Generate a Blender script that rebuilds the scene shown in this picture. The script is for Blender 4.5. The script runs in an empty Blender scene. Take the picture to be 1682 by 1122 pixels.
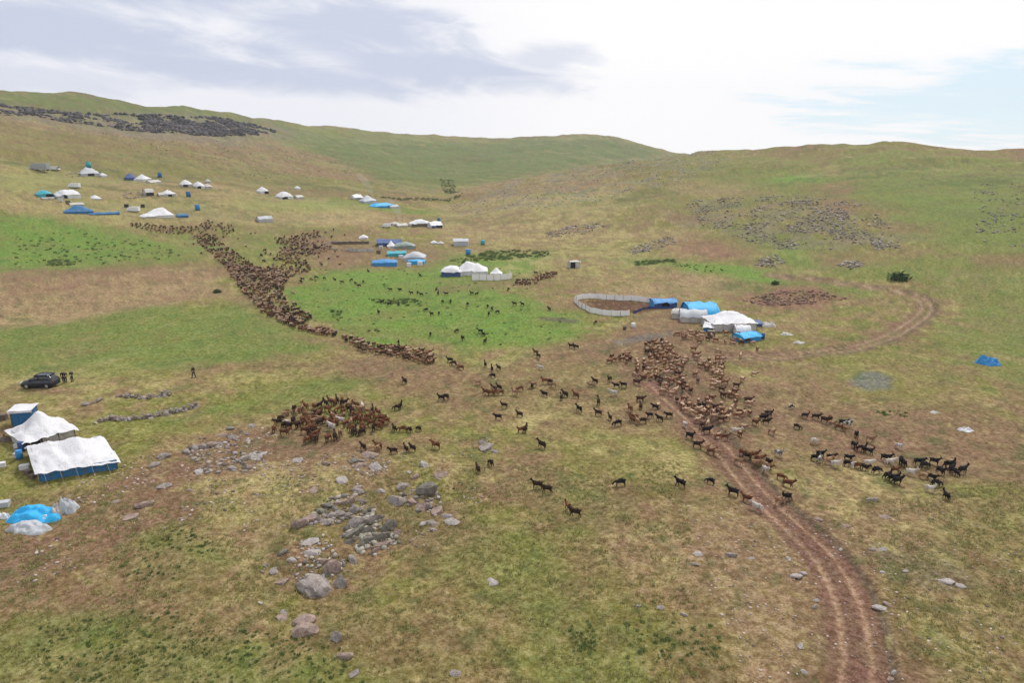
import bpy, math, random
import numpy as np
from mathutils import Vector, Matrix

random.seed(7); rng = np.random.default_rng(7)
SC = bpy.context.scene
COL = SC.collection
R = math.radians

# ------------------------------------------------------------------ camera, world, sun, exposure
CAM_H = 30.0; PITCH = R(15.5); FPX = 1121.0          # the photograph is 1682 x 1122 (focal length in its pixels)
cam = bpy.data.cameras.new('camera'); camo = bpy.data.objects.new('camera', cam); COL.objects.link(camo)
cam.sensor_width = 36; cam.lens = 24.0; cam.clip_start = 0.5; cam.clip_end = 20000
camo.location = (0, 0, CAM_H); camo.rotation_euler = (math.pi/2 - PITCH, 0, 0)
SC.camera = camo
SUN_EL, SUN_AZ = R(52), R(22)
SC.view_settings.view_transform = 'Standard'; SC.view_settings.look = 'None'
SC.view_settings.exposure = 0.0; SC.view_settings.gamma = 1.0; SC.view_settings.use_curve_mapping = False

class NT:
    """small helper for node trees"""
    def __init__(s, tree): s.t = tree; s.n = tree.nodes; s.l = tree.links
    def new(s, kind, **kw):
        n = s.n.new(kind)
        for k, v in kw.items(): setattr(n, k, v)
        return n
    def put(s, sock, v):
        if isinstance(v, bpy.types.NodeSocket): s.l.new(v, sock)
        elif v is not None: sock.default_value = v
    def math(s, op, a, b=None, c=None, clamp=False):
        n = s.new('ShaderNodeMath', operation=op, use_clamp=clamp)
        s.put(n.inputs[0], a); s.put(n.inputs[1], b)
        if c is not None: s.put(n.inputs[2], c)
        return n.outputs[0]
    def mix(s, f, a, b, mode='MIX'):
        n = s.new('ShaderNodeMix', data_type='RGBA', blend_type=mode)
        s.put(n.inputs['Factor'], f); s.put(n.inputs['A'], c4(a)); s.put(n.inputs['B'], c4(b))
        return n.outputs['Result']
    def noise(s, vec, scale, detail=4, rough=0.55, dist=0.0):
        n = s.new('ShaderNodeTexNoise'); n.noise_dimensions = '3D'
        s.put(n.inputs['Vector'], vec); n.inputs['Scale'].default_value = scale
        n.inputs['Detail'].default_value = detail; n.inputs['Roughness'].default_value = rough
        n.inputs['Distortion'].default_value = dist
        return n.outputs['Fac']
    def ramp(s, v, a, b, lo=0.0, hi=1.0):
        n = s.new('ShaderNodeMapRange'); n.interpolation_type = 'SMOOTHSTEP'
        s.put(n.inputs['Value'], v); n.inputs['From Min'].default_value = a; n.inputs['From Max'].default_value = b
        n.inputs['To Min'].default_value = lo; n.inputs['To Max'].default_value = hi
        return n.outputs['Result']
def c4(c):
    if isinstance(c, (tuple, list)) and len(c) == 3: return (*c, 1.0)
    return c

world = bpy.data.worlds.new('World'); SC.world = world; world.use_nodes = True
w = NT(world.node_tree); w.n.clear()
out = w.new('ShaderNodeOutputWorld'); bg = w.new('ShaderNodeBackground'); bg.inputs['Strength'].default_value = 0.1
sky = w.new('ShaderNodeTexSky', sky_type='NISHITA'); sky.sun_disc = False
sky.sun_elevation = SUN_EL; sky.sun_rotation = SUN_AZ; sky.altitude = 2000; sky.dust_density = 1.5
tc = w.new('ShaderNodeTexCoord'); sep = w.new('ShaderNodeSeparateXYZ'); w.l.new(tc.outputs['Generated'], sep.inputs[0])
dx, dy, dz = sep.outputs
den = w.math('ADD', w.math('MAXIMUM', dz, 0.0), 0.10)
comb = w.new('ShaderNodeCombineXYZ')
w.l.new(w.math('DIVIDE', dx, den), comb.inputs[0]); w.l.new(w.math('DIVIDE', dy, den), comb.inputs[1])
P = comb.outputs[0]
az = w.math('ARCTAN2', dx, dy)                     # 0 straight ahead, positive to the right
el = w.math('ARCSINE', dz)
mp = w.new('ShaderNodeMapping'); w.l.new(P, mp.inputs['Vector']); mp.inputs['Scale'].default_value = (0.55, 1.0, 1.0)
mp.inputs['Rotation'].default_value = (0, 0, R(-24)); mp.inputs['Location'].default_value = (2.3, 1.1, 0)
n1 = w.noise(mp.outputs[0], 0.62, 7, 0.52, 0.4)
n2 = w.noise(mp.outputs[0], 2.1, 6, 0.55, 0.3)
body = w.math('ADD', w.math('MULTIPLY', n1, 0.75), w.math('MULTIPLY', n2, 0.25))
# heavier lavender cloud lies towards the left, thin bright veil towards the sun on the right
left = w.ramp(az, R(8), R(-14))
away = w.ramp(az, R(-95), R(-150), 0.0, 0.5)
def bank(a0, e0, ra, re, tilt, k):      # one bank of grey cloud: heading, elevation, half width and height in degrees
    a = w.math('SUBTRACT', az, R(a0)); e = w.math('SUBTRACT', w.math('SUBTRACT', el, R(e0)), w.math('MULTIPLY', a, tilt))
    a = w.math('DIVIDE', a, R(ra)); e = w.math('DIVIDE', e, R(re)); q = w.math('SQRT', w.math('ADD', w.math('MULTIPLY', a, a), w.math('MULTIPLY', e, e)))
    return w.math('MULTIPLY', w.ramp(w.math('ADD', q, w.math('MULTIPLY', w.math('SUBTRACT', n3, 0.5), 2.5)), 1.3, 0.4), k)
sk = w.new('ShaderNodeCombineXYZ'); w.l.new(w.math('MULTIPLY', az, 5.0), sk.inputs[0]); w.l.new(w.math('MULTIPLY', w.math('ADD', el, w.math('MULTIPLY', az, 0.12)), 17.0), sk.inputs[1])
n3 = w.noise(sk.outputs[0], 1.3, 7, 0.6, 0.5)
grey = w.math('MULTIPLY', w.math('MULTIPLY', w.ramp(body, 0.40, 0.56), w.math('MULTIPLY_ADD', left, 0.85, 0.06)), w.ramp(el, R(13), R(19)))
for bk in [(-33, 11.5, 15, 2.6, -.05, 1.0), (-33, 7.6, 22, 2.1, -.08, 1.0), (-12, 9.2, 9.5, 2.9, -.12, .95), (-6, 6.4, 10, 1.8, -.10, .95), (-19, 5.6, 12, 1.5, -.10, .95), (2.5, 7.0, 4, 1.2, 0, .6), (-60, 10, 16, 4, 0, .9), (-36, 4.6, 11, 1.3, 0, .5)]:
    grey = w.math('MAXIMUM', grey, bank(*bk))
white = w.mix(w.math('MULTIPLY', left, 0.7), (10.6, 10.5, 10.5), (8.8, 8.9, 9.6))
cloud = w.mix(grey, white, (5.95, 6.5, 8.0))
# a pale blue gap between clouds
def gap(a0, e0, ra, re, warp):
    a = w.math('DIVIDE', w.math('SUBTRACT', az, R(a0)), R(ra))
    e = w.math('DIVIDE', w.math('SUBTRACT', el, R(e0)), R(re))
    q = w.math('ADD', w.math('MULTIPLY', a, a), w.math('MULTIPLY', e, e))
    return w.ramp(w.math('ADD', w.math('SQRT', q), w.math('MULTIPLY', w.math('SUBTRACT', n2, 0.5), warp)), 1.05, 0.45)
g = w.math('MAXIMUM', gap(37, 3.3, 17, 3.6, 2.2), gap(-70, 22, 16, 7, 1.2), clamp=True)
nskyc = w.mix(0.75, sky.outputs[0], (7.6, 9.5, 10.5))
col = w.mix(w.math('MULTIPLY', g, 0.85), cloud, nskyc)
w.l.new(col, bg.inputs['Color']); w.l.new(bg.outputs[0], out.inputs['Surface'])

sl = bpy.data.lights.new('sun', 'SUN'); sl.energy = 2.9; sl.angle = R(8); sl.color = (1.0, 0.96, 0.9)
so = bpy.data.objects.new('sun', sl); COL.objects.link(so)
sd = Vector((math.sin(SUN_AZ)*math.cos(SUN_EL), math.cos(SUN_AZ)*math.cos(SUN_EL), math.sin(SUN_EL)))
so.rotation_euler = sd.to_track_quat('Z', 'Y').to_euler(); so.location = (0, 0, 200)

# ------------------------------------------------------------------ numpy noise
def _hash(ix, iy, seed):
    h = (ix.astype(np.int64)*374761393 + iy.astype(np.int64)*668265263 + seed*1442695041) & 0xffffffff
    h = ((h ^ (h >> 13))*1274126177) & 0xffffffff
    return ((h ^ (h >> 16)) & 0xffffff)/float(0xffffff)
def vnoise(x, y, seed=0):
    ix = np.floor(x); iy = np.floor(y); fx = x-ix; fy = y-iy
    fx = fx*fx*fx*(fx*(fx*6-15)+10); fy = fy*fy*fy*(fy*(fy*6-15)+10)
    a = _hash(ix, iy, seed); b = _hash(ix+1, iy, seed); c = _hash(ix, iy+1, seed); d = _hash(ix+1, iy+1, seed)
    return (a*(1-fx)+b*fx)*(1-fy)+(c*(1-fx)+d*fx)*fy
def fbm(x, y, scale, octs=4, seed=0, gain=0.5):
    """about 0..1, feature size `scale` metres"""
    x = x/scale; y = y/scale; s = 0; a = 1; t = 0
    for o in range(octs):
        ca, sa = math.cos(o*1.1+0.4), math.sin(o*1.1+0.4)
        s = s + a*vnoise(x*ca-y*sa+o*17.3, x*sa+y*ca-o*9.1, seed+o*31); t += a; a *= gain; x = x*2.03; y = y*2.03
    return s/t
def sstep(a, b, x):
    t = np.clip((x-a)/(b-a), 0, 1); return t*t*(3-2*t)

# ------------------------------------------------------------------ the lie of the land: valley floor, left ridge, back hill, right hill
def slope_of(v, a):
    return -np.cos(a)*np.tan(PITCH + np.arctan((v-561.0)/FPX))
def az_of(u):   # heading of photo column u at the level of the skyline
    return np.arctan((u-841.0)/(FPX*math.cos(PITCH)+311*math.sin(PITCH)))
SKY_L = [(-600,150),(0,147),(80,148),(150,149),(200,159),(250,169),(310,171),(350,178),(400,187),(480,200),(560,206),(640,214),(760,224),(840,225),(900,221),(960,218),(1000,221),(1030,228),(1060,237),(1110,247),(1200,262),(2300,300)]
SKY_R = [(600,340),(700,333),(830,300),(960,276),(1060,260),(1110,252),(1132,249),(1148,243),(1220,242),(1300,237),(1350,233),(1400,231),(1450,228),(1490,230),(1530,237),(1600,240),(1640,240),(1682,238),(1760,234),(2300,230)]
KL = {-600:[(400,233),(325,290),(280,350),(225,460),(180,560),660], 0:[(400,233),(325,290),(280,350),(225,460),(180,560),660],
      300:[(400,233),(330,300),(285,380),(235,500),(198,620),700], 560:[(400,233),(335,320),(300,420),(262,600),(232,760),880],
      760:[(400,233),(345,330),(318,430),(292,580),(255,780),950], 960:[(400,233),(345,330),(318,430),(292,600),(250,820),1000],
      1110:[(400,233),(350,330),(325,430),(305,600),(280,850),1000], 2300:[(400,233),(350,330),(330,430),(320,600),(310,850),1000]}
KR = {600:[(400,233),(372,290),(355,340),(345,370),390], 700:[(400,233),(365,290),(345,340),(337,370),390], 830:[(400,233),(355,285),(325,340),(308,380),410],
      960:[(400,233),(350,280),(315,340),(290,390),430], 1110:[(400,225),(345,270),(300,330),(268,390),450],
      1300:[(400,217),(343,262),(297,320),(260,380),440], 1450:[(400,212),(343,257),(292,315),(250,370),420],
      1680:[(400,215),(343,260),(297,320),(260,375),420], 2300:[(400,215),(343,260),(297,320),(260,375),420]}
TA = np.radians(np.linspace(-62, 62, 497)); TD = np.concatenate([np.linspace(0, 600, 301), np.linspace(604, 2600, 250)])
def build_layer(K, SK, drop):
    us = sorted(K); n = len(K[us[0]])
    aus = az_of(np.array(us, float)); ask = az_of(np.array([s[0] for s in SK], float)); vsk = np.array([s[1] for s in SK], float)
    vv = np.array([[K[u][i][0] for i in range(n-1)] for u in us], float); dd = np.array([[K[u][i][1] if i < n-1 else K[u][i] for i in range(n)] for u in us], float)
    Z = np.zeros((len(TA), len(TD)))
    for k, a in enumerate(TA):
        aa = min(max(a, aus[0]), aus[-1])
        ds = [np.interp(aa, aus, dd[:, i]) for i in range(n)]
        vs = [np.interp(aa, aus, vv[:, i]) for i in range(n-1)] + [np.interp(aa, ask, vsk)]
        ca = max(min(a, R(42)), -R(42))
        zs = [CAM_H + d*float(slope_of(v, ca)) for d, v in zip(ds, vs)]
        D = [0, 150] + ds + [ds[-1]+110, ds[-1]+320, 5000]; zz = [0, 0] + zs + [zs[-1]-drop*0.22, zs[-1]-drop, zs[-1]-drop-10]
        Z[k] = np.interp(TD, D, zz)
    return Z
def smooth_d(Z, wm):
    uni = np.linspace(0, 2600, 1301)
    o = np.empty_like(Z); kx = np.arange(-40, 41)*2.0; ker = np.exp(-(kx/wm)**2); ker /= ker.sum()
    for k in range(Z.shape[0]):
        f = np.interp(uni, TD, Z[k]); f = np.convolve(np.pad(f, 40, 'edge'), ker, 'valid'); o[k] = np.interp(TD, uni, f)
    return o
LL = smooth_d(build_layer(KL, SKY_L, 45), 16); LR = smooth_d(build_layer(KR, SKY_R, 35), 9)
LR -= (60*sstep(az_of(np.array(700.)), az_of(np.array(560.)), TA))[:, None]*sstep(200, 300, TD)[None, :]
kk = 2.0
TZ = np.where(np.abs(LL-LR) > 40, np.maximum(LL, LR), np.log(np.exp(np.clip(LL/kk, -60, 200))+np.exp(np.clip(LR/kk, -60, 200)))*kk)
TZ -= np.log(2)*kk*np.exp(-np.abs(LL-LR)/kk*1.0)
aker = np.array([1, 4, 6, 4, 1.])/16
TZ = sum(aker[i]*np.roll(TZ, i-2, 0) for i in range(5)) if False else TZ
def zbase(x, y):
    D = np.hypot(x, y); a = np.arctan2(x, y)
    side = sstep(R(62), R(100), np.abs(a)); a = np.clip(a, TA[0], TA[-1]-1e-6)
    fa = (a-TA[0])/(TA[1]-TA[0]); ia = np.clip(fa.astype(int), 0, len(TA)-2); fa = fa-ia
    Dc = np.clip(D, 0, 2599); idn = np.clip(np.searchsorted(TD, Dc, 'right')-1, 0, len(TD)-2); fd = (Dc-TD[idn])/(TD[idn+1]-TD[idn])
    z = (TZ[ia, idn]*(1-fd)+TZ[ia, idn+1]*fd)*(1-fa)+(TZ[ia+1, idn]*(1-fd)+TZ[ia+1, idn+1]*fd)*fa
    return z*(1-side)
def zland(x, y):
    """height of the open ground without the small relief"""
    x = np.asarray(x, float); y = np.asarray(y, float); D = np.hypot(x, y)
    z = zbase(x, y)
    far = sstep(180, 420, D)
    z = z + (fbm(x, y, 26, 3, 5)-0.5)*(0.9+2.6*far) + far*(np.abs(fbm(x*0.6, y*1.2, 13, 3, 7)-0.5)-0.1)*3.2 + far*(fbm(x, y, 75, 3, 11)-0.5)*6.0*sstep(0, 1, 1.0)
    return z
def hit(pts):
    """where the sight lines through these photo positions meet the ground"""
    pts = np.atleast_2d(np.asarray(pts, float)); k = (pts[:, 0]-841)/FPX; j = -(pts[:, 1]-561)/FPX
    dx_ = k; dy_ = math.cos(PITCH)+j*math.sin(PITCH); dz_ = -math.sin(PITCH)+j*math.cos(PITCH)
    hn = np.hypot(dx_, dy_); dx_, dy_, dz_ = dx_/hn, dy_/hn, dz_/hn
    ts = np.concatenate([np.linspace(14, 300, 400), np.linspace(301, 1300, 500)])
    X = dx_[:, None]*ts; Y = dy_[:, None]*ts; Zr = CAM_H+dz_[:, None]*ts
    G = zland(X, Y); below = Zr < G
    i = np.where(below.any(1), below.argmax(1), len(ts)-1); i = np.maximum(i, 1); r = np.arange(len(i))
    a = Zr[r, i-1]-G[r, i-1]; b = Zr[r, i]-G[r, i]; f = np.clip(a/(a-b+1e-9), 0, 1); t = ts[i-1]+(ts[i]-ts[i-1])*f
    return np.stack([dx_*t, dy_*t], 1)
def project(x, y, z):
    yy = y*math.cos(PITCH)-(z-CAM_H)*math.sin(PITCH); up = y*math.sin(PITCH)+(z-CAM_H)*math.cos(PITCH)
    return 841+FPX*x/yy, 561-FPX*up/yy
def smooth_line(P, n=8):
    P = np.asarray(P, float); Q = np.vstack([2*P[0]-P[1], P, 2*P[-1]-P[-2]]); o = []
    for i in range(1, len(Q)-2):
        for t in np.linspace(0, 1, n, endpoint=False):
            a, b, c, d = Q[i-1], Q[i], Q[i+1], Q[i+2]
            o.append(0.5*((2*b)+(-a+c)*t+(2*a-5*b+4*c-d)*t*t+(-a+3*b-3*c+d)*t**3))
    o.append(Q[-2]); return np.array(o)
def line_dist(x, y, L):
    """distance to a polyline and signed side"""
    best = np.full(x.shape, 1e9); sgn = np.zeros(x.shape)
    for a, b in zip(L[:-1], L[1:]):
        d = b-a; q = d@d
        if q < 1e-9: continue
        t = np.clip(((x-a[0])*d[0]+(y-a[1])*d[1])/q, 0, 1); ex = x-a[0]-t*d[0]; ey = y-a[1]-t*d[1]; e = ex*ex+ey*ey
        m = e < best; best = np.where(m, e, best); sgn = np.where(m, np.sign(d[0]*ey-d[1]*ex), sgn)
    return np.sqrt(best), sgn
def poly_mask(x, y, px, soft):
    """1 inside the area whose corners are seen at px, fading over soft*distance"""
    Pw = hit(px); inside = np.zeros(x.shape, bool); best = np.full(x.shape, 1e9)
    lo = Pw.min(0)-40; hi = Pw.max(0)+40; sel = (x > lo[0]) & (x < hi[0]) & (y > lo[1]) & (y < hi[1])
    out_ = np.zeros(x.shape)
    if not sel.any(): return out_
    xs, ys = x[sel], y[sel]; ins = np.zeros(xs.shape, bool)
    for a, b in zip(Pw, np.roll(Pw, -1, 0)):
        c = ((a[1] > ys) != (b[1] > ys)) & (xs < (b[0]-a[0])*(ys-a[1])/(b[1]-a[1]+1e-12)+a[0]); ins ^= c
    d, _ = line_dist(xs, ys, np.vstack([Pw, Pw[:1]])); sd_ = np.where(ins, d, -d)
    s = soft*np.hypot(xs, ys); nz = (fbm(xs, ys, 9, 4, 77)-0.5)*2*s*1.6 + (fbm(xs, ys, 2.2, 3, 78)-0.5)*s
    out_[sel] = sstep(-s, s, sd_+nz); return out_

MAIN = smooth_line(hit([(1400,1600),(1408,1300),(1410,1180),(1409,1122),(1407,1060),(1391,985),(1354,915),(1298,860),(1250,815),(1212,770),(1172,722),(1128,678),(1092,645),(1066,622)]), 7)
LOOP = smooth_line(hit([(1060,618),(1095,598),(1140,590),(1200,588),(1300,583),(1400,571),(1458,553),(1503,527),(1522,505),(1508,488),(1470,478),(1400,467),(1330,458),(1270,453)]), 7)

def relief(x, y, D):
    """tussocks, cattle-trodden bumps and the wheel ruts"""
    near = 1-sstep(150, 420, D)
    z = near*((fbm(x, y, 1.6, 3, 21)-0.5)*0.30 + (fbm(x, y, 5.5, 2, 23)-0.5)*0.5)
    return z
def track_parts(x, y):
    m = {}
    for nm, L, hw in (('main', MAIN, 1.75), ('loop', LOOP, 1.5)):
        d = np.full(x.shape, 1e3); s = np.zeros(x.shape)
        lo = L.min(0)-12; hi = L.max(0)+12; sel = (x > lo[0]) & (x < hi[0]) & (y > lo[1]) & (y < hi[1])
        if sel.any(): d[sel], s[sel] = line_dist(x[sel], y[sel], L)
        m[nm] = (d, s, hw)
    return m
def ground_z(x, y):
    x = np.atleast_1d(np.asarray(x, float)); y = np.atleast_1d(np.asarray(y, float)); D = np.hypot(x, y)
    z = zland(x, y); rel = relief(x, y, D); T = track_parts(x, y)
    for nm in T:
        d, s, hw = T[nm]; inside = 1-sstep(hw*0.8, hw*1.5, d); rel = rel*(1-0.8*inside)
        rel = rel - 0.10*inside - 0.10*np.exp(-((d-0.82)/0.24)**2) + 0.16*np.exp(-((d-hw*1.35)/0.4)**2)*(0.4+0.6*(s < 0))
    return z+rel
def gz(x, y): return float(ground_z(x, y)[0])
def at(u, v):
    p = hit([(u, v)])[0]; return Vector((p[0], p[1], gz(p[0], p[1])))

# ------------------------------------------------------------------ ground mesh
def dep(a): return CAM_H/math.tan(R(a))
Dn = np.array([dep(a) for a in np.arange(66, 8.0, -0.125)]); Df = [Dn[-1]]
while Df[-1] < 1250: Df.append(Df[-1]*1.0105)
while Df[-1] < 9000: Df.append(Df[-1]*1.16)
rad = np.concatenate([[1.0, 4.0, 8.0], Dn, Df[1:]])
azs = np.concatenate([np.linspace(-180, -56, 40)[:-1], np.linspace(-56, -44, 40)[:-1], np.arange(-44, 44.01, 0.125), np.linspace(44, 56, 40)[1:], np.linspace(56, 180, 40)[1:-1]])
A = np.radians(azs); NA, NR = len(A), len(rad)
AA, RR = np.meshgrid(A, rad, indexing='ij'); GX = np.sin(AA)*RR; GY = np.cos(AA)*RR
x, y, D = GX.ravel(), GY.ravel(), RR.ravel()
zg = ground_z(x, y)
zg = np.where(D > 2500, zg-(D-2500)*0.02, zg)

# ground colours, worked out vertex by vertex from soil and grass patches, plus cloud shade painted on the far hills
def L3(r, g, b): return np.array([((c/255+0.055)/1.055)**2.4 if c > 10 else c/3294 for c in (r, g, b)])
DRY = L3(141,119,84); OLIVE = L3(122,120,62); GREEN = L3(108,126,58); LUSH = L3(108,136,56); DEEP = L3(68,94,42); BROWN = L3(130,103,80); TAN = L3(154,130,98)
RUST = L3(136,100,82); STRAW = L3(168,154,104); MUD = L3(92,84,72); ROADC = L3(121,91,74); RUTC = L3(164,134,108); ASH = L3(112,114,108); SCREE = L3(122,118,106); PEN = L3(98,68,50)
n_big = fbm(x, y, 38, 4, 1); n_mid = fbm(x, y, 11, 4, 2); n_s = fbm(x, y, 3.0, 4, 3); n_t = fbm(x, y, 0.8, 3, 4); n_m2 = fbm(x, y, 6.0, 4, 6)
farf = sstep(230, 520, D)
def lay(c, tgt, m): return c*(1-m[:, None])+tgt*m[:, None]
C = np.tile(DRY, (len(x), 1))
C = lay(C, OLIVE, sstep(0.36, 0.62, 0.5*n_mid+0.5*n_s))
C = lay(C, BROWN, 0.75*sstep(0.52, 0.68, 0.55*n_m2+0.3*n_big+0.15*n_t))
C = lay(C, STRAW, 0.5*sstep(0.56, 0.74, 0.6*fbm(x, y, 5, 4, 44)+0.4*n_t))
M = lambda px, soft=0.03: poly_mask(x, y, px, soft)
greens = [([(0,348),(60,350),(210,375),(330,400),(350,415),(300,436),(150,446),(-60,458),(-60,345)],1.0,LUSH),
 ([(-60,545),(120,520),(250,500),(400,497),(470,535),(540,575),(440,592),(300,608),(120,612),(-60,600)],0.8,GREEN),
 ([(470,480),(520,455),(600,442),(700,432),(740,425),(900,418),(880,435),(840,470),(900,490),(950,520),(975,545),(930,560),(850,570),(760,578),(640,565),(560,545),(500,520)],0.95,LUSH),
 ([(720,415),(900,412),(905,422),(840,428),(750,432)],1.0,GREEN),([(1020,425),(1110,424),(1115,434),(1030,438)],1.0,GREEN),
 ([(1130,428),(1200,432),(1290,450),(1300,466),(1210,462),(1150,445)],0.95,LUSH),([(1180,478),(1300,462),(1450,472),(1440,500),(1330,486),(1200,492)],0.8,GREEN),
 ([(1500,425),(1740,430),(1740,640),(1620,620),(1540,560),(1560,500),(1500,470),(1430,455)],0.6,GREEN),([(1280,290),(1480,285),(1740,300),(1740,420),(1560,400),(1440,340),(1340,330)],0.65,GREEN),
 ([(1100,270),(1280,285),(1300,300),(1140,310)],0.45,GREEN),([(1200,360),(1330,400),(1480,440),(1400,470),(1260,430),(1160,400)],0.5,GREEN),
 ([(240,695),(330,672),(480,630),(620,612),(600,632),(520,655),(430,668),(330,690),(240,708)],0.85,GREEN),
 ([(-60,290),(70,285),(180,300),(150,330),(80,320),(-60,305)],0.6,LUSH),([(350,318),(480,320),(650,338),(760,345),(700,352),(560,345),(400,340)],0.85,LUSH),
 ([(-60,152),(200,166),(420,200),(420,212),(250,188),(-60,172)],0.6,GREEN),([(440,202),(600,214),(840,230),(960,224),(1040,238),(1110,252),(900,282),(740,312),(640,300),(560,262),(480,240)],0.62,GREEN),
 ([(620,830),(760,850),(900,880),(960,960),(900,1010),(760,960),(680,900)],0.38,GREEN),([(-80,1040),(120,1000),(330,1020),(560,1060),(640,1140),(-80,1260)],0.45,GREEN),
 ([(900,1000),(1010,1040),(1060,1130),(1000,1240),(880,1130)],0.5,GREEN),([(860,780),(980,800),(1060,850),(1000,900),(900,860)],0.25,GREEN),([(200,870),(330,850),(420,930),(300,960),(190,950)],0.5,GREEN),
 ([(1500,780),(1740,800),(1740,1000),(1560,960)],0.4,OLIVE),([(400,395),(450,385),(470,400),(420,440),(400,420)],0.6,GREEN),([(940,560),(860,600),(720,610),(640,600),(800,590)],0.25,GREEN),
 ([(380,640),(560,620),(760,640),(800,700),(650,660),(420,680)],0.3,OLIVE),([(1340,560),(1560,560),(1640,640),(1500,660),(1360,620)],0.45,OLIVE)]
GM = np.zeros(len(x))
for px, k, tgt in greens:
    m = M(px, 0.03)*k; GM = np.maximum(GM, m*(tgt is not OLIVE)); C = lay(C, tgt, np.clip(m*(0.78+0.9*(n_m2-0.4)), 0, 1))
    C = lay(C, DEEP, np.clip(m*0.55*sstep(0.56, 0.70, 0.5*n_s+0.5*n_t), 0, 1))
browns = [([(-60,460),(150,448),(330,432),(380,452),(400,488),(330,492),(200,512),(60,535),(-60,545)],0.85,TAN),([(0,440),(330,428),(360,442),(200,452),(0,466)],0.8,BROWN),
 ([(-80,900),(60,850),(200,780),(320,720),(440,712),(620,735),(600,775),(470,790),(300,845),(200,900),(60,940),(-80,990)],0.95,BROWN),
 ([(1000,545),(1040,515),(1110,512),(1160,540),(1200,560),(1130,600),(1060,610),(960,590),(860,600),(900,575)],0.8,BROWN),
 ([(1240,665),(1500,680),(1740,690),(1740,745),(1600,775),(1450,760),(1330,740),(1240,700)],0.7,BROWN),([(1540,655),(1740,670),(1740,700),(1600,690)],0.6,BROWN),
 ([(1085,385),(1200,392),(1245,412),(1200,428),(1090,412)],0.85,RUST),([(1190,486),(1260,470),(1340,472),(1415,490),(1360,508),(1240,512)],0.95,RUST),([(1330,412),(1430,425),(1400,440),(1330,430)],0.8,RUST),
 ([(1110,455),(1180,448),(1250,472),(1100,500),(990,490),(1000,470)],0.6,TAN),([(80,208),(300,226),(440,240),(560,262),(640,300),(500,290),(300,262),(120,232)],0.4,RUST),
 ([(-60,200),(60,206),(300,262),(560,300),(500,312),(200,292),(-60,262)],0.3,BROWN),([(330,606),(470,588),(600,580),(720,605),(880,618),(640,622),(450,612)],0.6,BROWN),
 ([(1120,830),(1230,850),(1330,930),(1350,1050),(1340,1200),(1180,1200),(1200,1000),(1120,920)],0.7,TAN),([(430,350),(560,347),(650,350),(680,372),(560,368),(430,366)],0.85,TAN),
 ([(150,298),(240,300),(500,330),(420,330),(230,330),(170,318)],0.7,BROWN),([(250,290),(480,300),(640,318),(520,326),(330,310)],0.6,BROWN),([(740,345),(900,350),(1080,380),(960,400),(760,400),(700,380)],0.45,TAN),
 ([(530,395),(620,395),(740,410),(700,445),(540,440),(500,420)],0.65,BROWN),([(700,300),(1000,275),(1060,300),(900,340),(760,335)],0.35,TAN),([(1290,325),(1400,330),(1420,350),(1300,345)],0.6,RUST),
 ([(1000,600),(1140,600),(1250,700),(1300,780),(1200,760),(1100,660)],0.6,BROWN),([(80,1000),(0,960),(0,900),(160,920)],0.5,BROWN),([(820,455),(930,445),(930,460),(860,475),(770,480),(700,472)],0.5,BROWN),([(0,320),(60,325),(330,345),(500,352),(330,366),(120,352),(0,345)],0.4,TAN)]
for px, k, tgt in browns:
    m = M(px, 0.028)*k; C = lay(C, tgt, np.clip(m*(0.85+0.8*(n_s-0.45)), 0, 1))
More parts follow.
